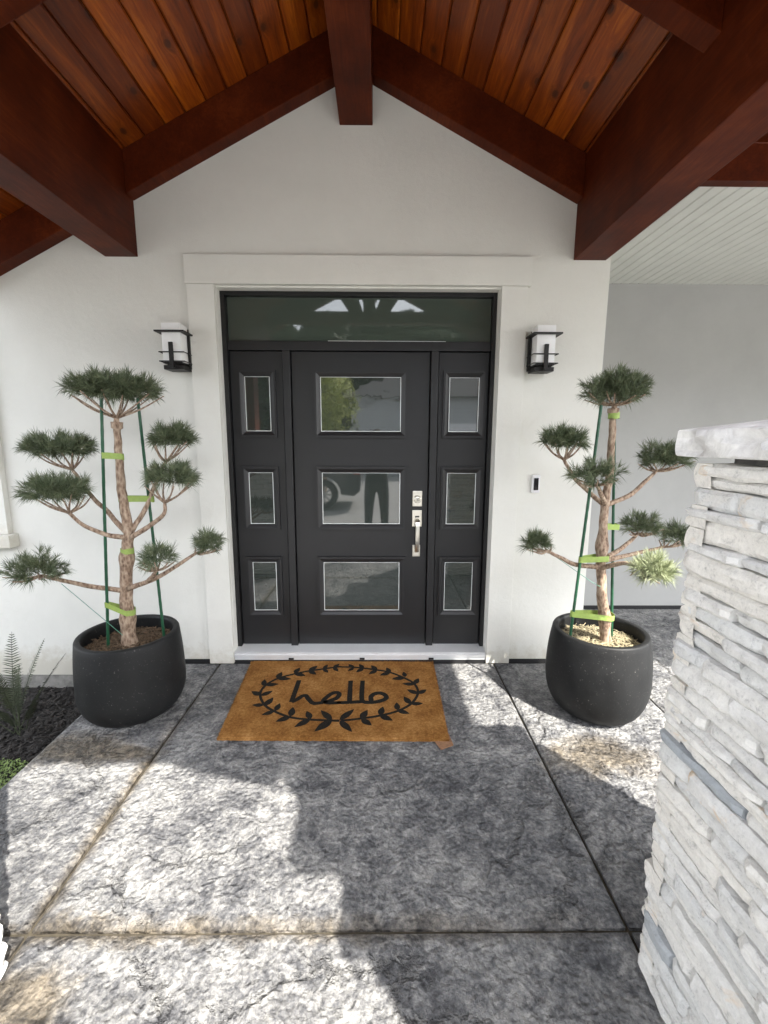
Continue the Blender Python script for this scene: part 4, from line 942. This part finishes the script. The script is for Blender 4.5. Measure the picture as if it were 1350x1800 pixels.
for r in range(4):
    for q in range(6):
        MB().box(2.28+q*.79, 2.95+q*.79, -16.989, -16.975, .08+r*.56, .50+r*.56).build('door_panel', M_BEZEL, gd, bevel=.01, seg=1)
# parked vehicle
M_CAR = plain('graphite_car_paint', (.035, .038, .042), .25, .3, coat=.6); M_TYRE = plain('tyre_rubber', (.02, .02, .02), .8); M_RIM = plain('alloy_rim', (.45, .45, .46), .3, .9)
t = empty('parked_suv', (-2.75, -7.9, 0), 'graphite estate vehicle parked sideways on the driveway behind the camera', 'car')
x0 = -.45
prof = [(0, .42), (.02, .78), (-.05, 1.02), (-.22, 1.12), (-.55, 1.62), (-.85, 1.70), (-2.55, 1.70), (-3.25, 1.14), (-4.35, 1.00), (-4.6, .82), (-4.62, .42), (-4.2, .30)]
def arch(cx): return [(cx+.41*cos(a), .34+.41*sin(a)) for a in [pi-pi*k/10 for k in range(11)]]
low = [(-4.2, .30)]+arch(-3.72)+arch(-.86)+[(-.15, .30)]
full = prof[:-1]+[(x, z) for x, z in low]
b = MB(); b.prism_y([(x0+x, z) for x, z in full], -8.75, -6.93); b.build('body', M_CAR, t, bevel=.04)
M_CARG = glass('car_glass', (.01, .012, .012), 1.8)
for q in ([(-.50, 1.16), (-.66, 1.58), (-1.35, 1.62), (-1.35, 1.14)], [(-1.43, 1.14), (-1.43, 1.62), (-2.5, 1.62), (-3.0, 1.16)]):
    MB().prism_y([(x0+x, z) for x, z in q], -6.929, -6.915).build('side_window', M_CARG, t)
for cx in (-.86, -3.72):
    w = MB(); vs = []; pr_ = [(.20, -6.93), (.30, -6.90), (.335, -6.905), (.345, -6.94), (.345, -7.10), (.20, -7.12)]
    for r, y in pr_: vs += [(x0+cx+r*cos(2*pi*k/28), y, .335+r*sin(2*pi*k/28)) for k in range(28)]
    fs = [(i*28+k, i*28+(k+1) % 28, ((i+1) % 6)*28+(k+1) % 28, ((i+1) % 6)*28+k) for i in range(6) for k in range(28)]
    wo = w.add(vs, fs).build('tyre', M_TYRE, t, smooth=True)
    r_ = MB()
    for k in range(10):
        a = 2*pi*k/10; d = Vector((cos(a), 0, sin(a))); s_ = Vector((-sin(a), 0, cos(a))); c0_ = Vector((x0+cx, -6.915, .335))
        r_.add([c0_+d*.04+s_*.018, c0_+d*.215+s_*.014, c0_+d*.215-s_*.014, c0_+d*.04-s_*.018]+[c0_+d*.04+s_*.018+Vector((0, -.03, 0)), c0_+d*.215+s_*.014+Vector((0, -.03, 0)), c0_+d*.215-s_*.014+Vector((0, -.03, 0)), c0_+d*.04-s_*.018+Vector((0, -.03, 0))], [(0, 1, 2, 3), (0, 4, 5, 1), (2, 6, 7, 3), (1, 5, 6, 2)])
    r_.tube([(x0+cx, -6.95, .335), (x0+cx, -6.905, .335)], .05, 16); r_.build('rim', M_RIM, wo)
MB().box(x0-4.60, x0-4.28, -6.99, -6.922, .74, .86).build('headlight', M_OPAL, t, bevel=.01)
MB().box(x0-.16, x0-.0, -6.99, -6.921, .80, .98).build('tail_light', plain('red_lens', (.3, .01, .01), .2), t, bevel=.01)
# photographer
M_CLOTH = plain('dark_jacket_cloth', (.030, .031, .034), .9, ns=12, amp=.3); M_SKIN = plain('skin', (.42, .26, .19), .55); M_HAIR = plain('dark_hair', (.02, .014, .010), .7, ns=80, amp=.5); M_SHOE = plain('dark_shoe', (.02, .02, .02), .5)
def skin(name, verts, edges, rads, mat, parent, lv=2):
    me = bpy.data.meshes.new(name); me.from_pydata([Vector(v)-parent.location for v in verts], edges, []); me.materials.append(mat)
    o = bpy.data.objects.new(name, me); COL.objects.link(o); o.parent = parent
    md_ = o.modifiers.new('skin', 'SKIN'); md_.use_smooth_shade = True
    sv = me.skin_vertices[0].data
    for i, r in enumerate(rads): sv[i].radius = (r, r) if not hasattr(r, '__len__') else r
    sv[0].use_root = True
    ss = o.modifiers.new('sub', 'SUBSURF'); ss.levels = lv; ss.render_levels = lv
    return o
py = -3.50
t = empty('person', (-.05, py, 0), 'person in dark jacket and trousers photographing the door, seen only mirrored in its glass', 'person')
X = -.05
V = [(X, py, .96), (X, py+.01, 1.12), (X, py+.01, 1.28), (X, py, 1.41), (X, py+.01, 1.47), (X, py+.02, 1.54), (X, py+.03, 1.62), (X, py+.02, 1.69),
     (X-.19, py, 1.39), (X-.26, py+.06, 1.16), (X-.14, py+.27, 1.30), (X-.06, py+.34, 1.40),
     (X+.19, py, 1.39), (X+.26, py+.06, 1.16), (X+.14, py+.27, 1.30), (X+.06, py+.34, 1.40),
     (X-.10, py, .88), (X-.12, py+.02, .50), (X-.13, py, .10), (X-.14, py+.14, .05),
     (X+.10, py, .88), (X+.12, py+.02, .50), (X+.13, py, .10), (X+.14, py+.14, .05)]
E_ = [(0, 1), (1, 2), (2, 3), (3, 4), (4, 5), (5, 6), (6, 7), (3, 8), (8, 9), (9, 10), (10, 11), (3, 12), (12, 13), (13, 14), (14, 15), (0, 16), (16, 17), (17, 18), (18, 19), (0, 20), (20, 21), (21, 22), (22, 23)]
Rd = [(.17, .12), (.165, .115), (.18, .12), (.13, .09), .058, .075, .092, .075, .068, .052, .040, .034, .068, .052, .040, .034, .10, .072, .050, .045, .10, .072, .050, .045]
skin('body', V, E_, Rd, M_CLOTH, t)
g = MB(); vs = []
for i in range(9):
    a = -pi/2+pi*i/8
    for k in range(18): vs.append((X+.078*cos(a)*cos(2*pi*k/18), py+.035+.095*cos(a)*sin(2*pi*k/18), 1.615+.115*sin(a)))
fs = [(i*18+k, i*18+(k+1) % 18, (i+1)*18+(k+1) % 18, (i+1)*18+k) for i in range(8) for k in range(18)]
g.add(vs, fs); g.add([(X-.012, py+.125, 1.595), (X+.012, py+.125, 1.595), (X, py+.128, 1.64), (X, py+.150, 1.60)], [(0, 1, 3), (1, 2, 3), (2, 0, 3)])
g.build('face', M_SKIN, t, smooth=True)
g = MB(); vs = []
for i in range(7):
    a = pi*.5*i/6
    for k in range(18): vs.append((X+.092*cos(a)*cos(2*pi*k/18), py+.018+.104*cos(a)*sin(2*pi*k/18), 1.635+.110*sin(a)))
g.add(vs, [(i*18+k, i*18+(k+1) % 18, (i+1)*18+(k+1) % 18, (i+1)*18+k) for i in range(6) for k in range(18)]); g.build('hair', M_HAIR, t, smooth=True)
for s in (-1, 1):
    hx = X+s*.058; hy = py+.36; V = [(hx, hy-.02, 1.41), (hx, hy+.02, 1.46), (hx, hy+.03, 1.50)]; E_ = [(0, 1), (1, 2)]; Rd = [.026, .030, .028]
    for j in range(4):
        b_ = len(V); V += [(hx-s*(.005+.0*j), hy+.035+.006*j, 1.475+.018*j), (hx-s*.035, hy+.045+.003*j, 1.477+.018*j), (hx-s*(.055-.004*j), hy+.035, 1.478+.018*j)]
        E_ += [(2, b_), (b_, b_+1), (b_+1, b_+2)]; Rd += [.0095, .0088, .0078]
    b_ = len(V); V += [(hx-s*.01, hy+.0, 1.49), (hx-s*.028, hy-.005, 1.525)]; E_ += [(1, b_), (b_, b_+1)]; Rd += [.011, .009]
    skin('hand', V, E_, Rd, M_SKIN, t, 1)
    MB().box(X+s*.14-.048, X+s*.14+.048, py-.08, py+.22, 0.002, .075).build('shoe', M_SHOE, t, bevel=.03, seg=3, smooth=True)
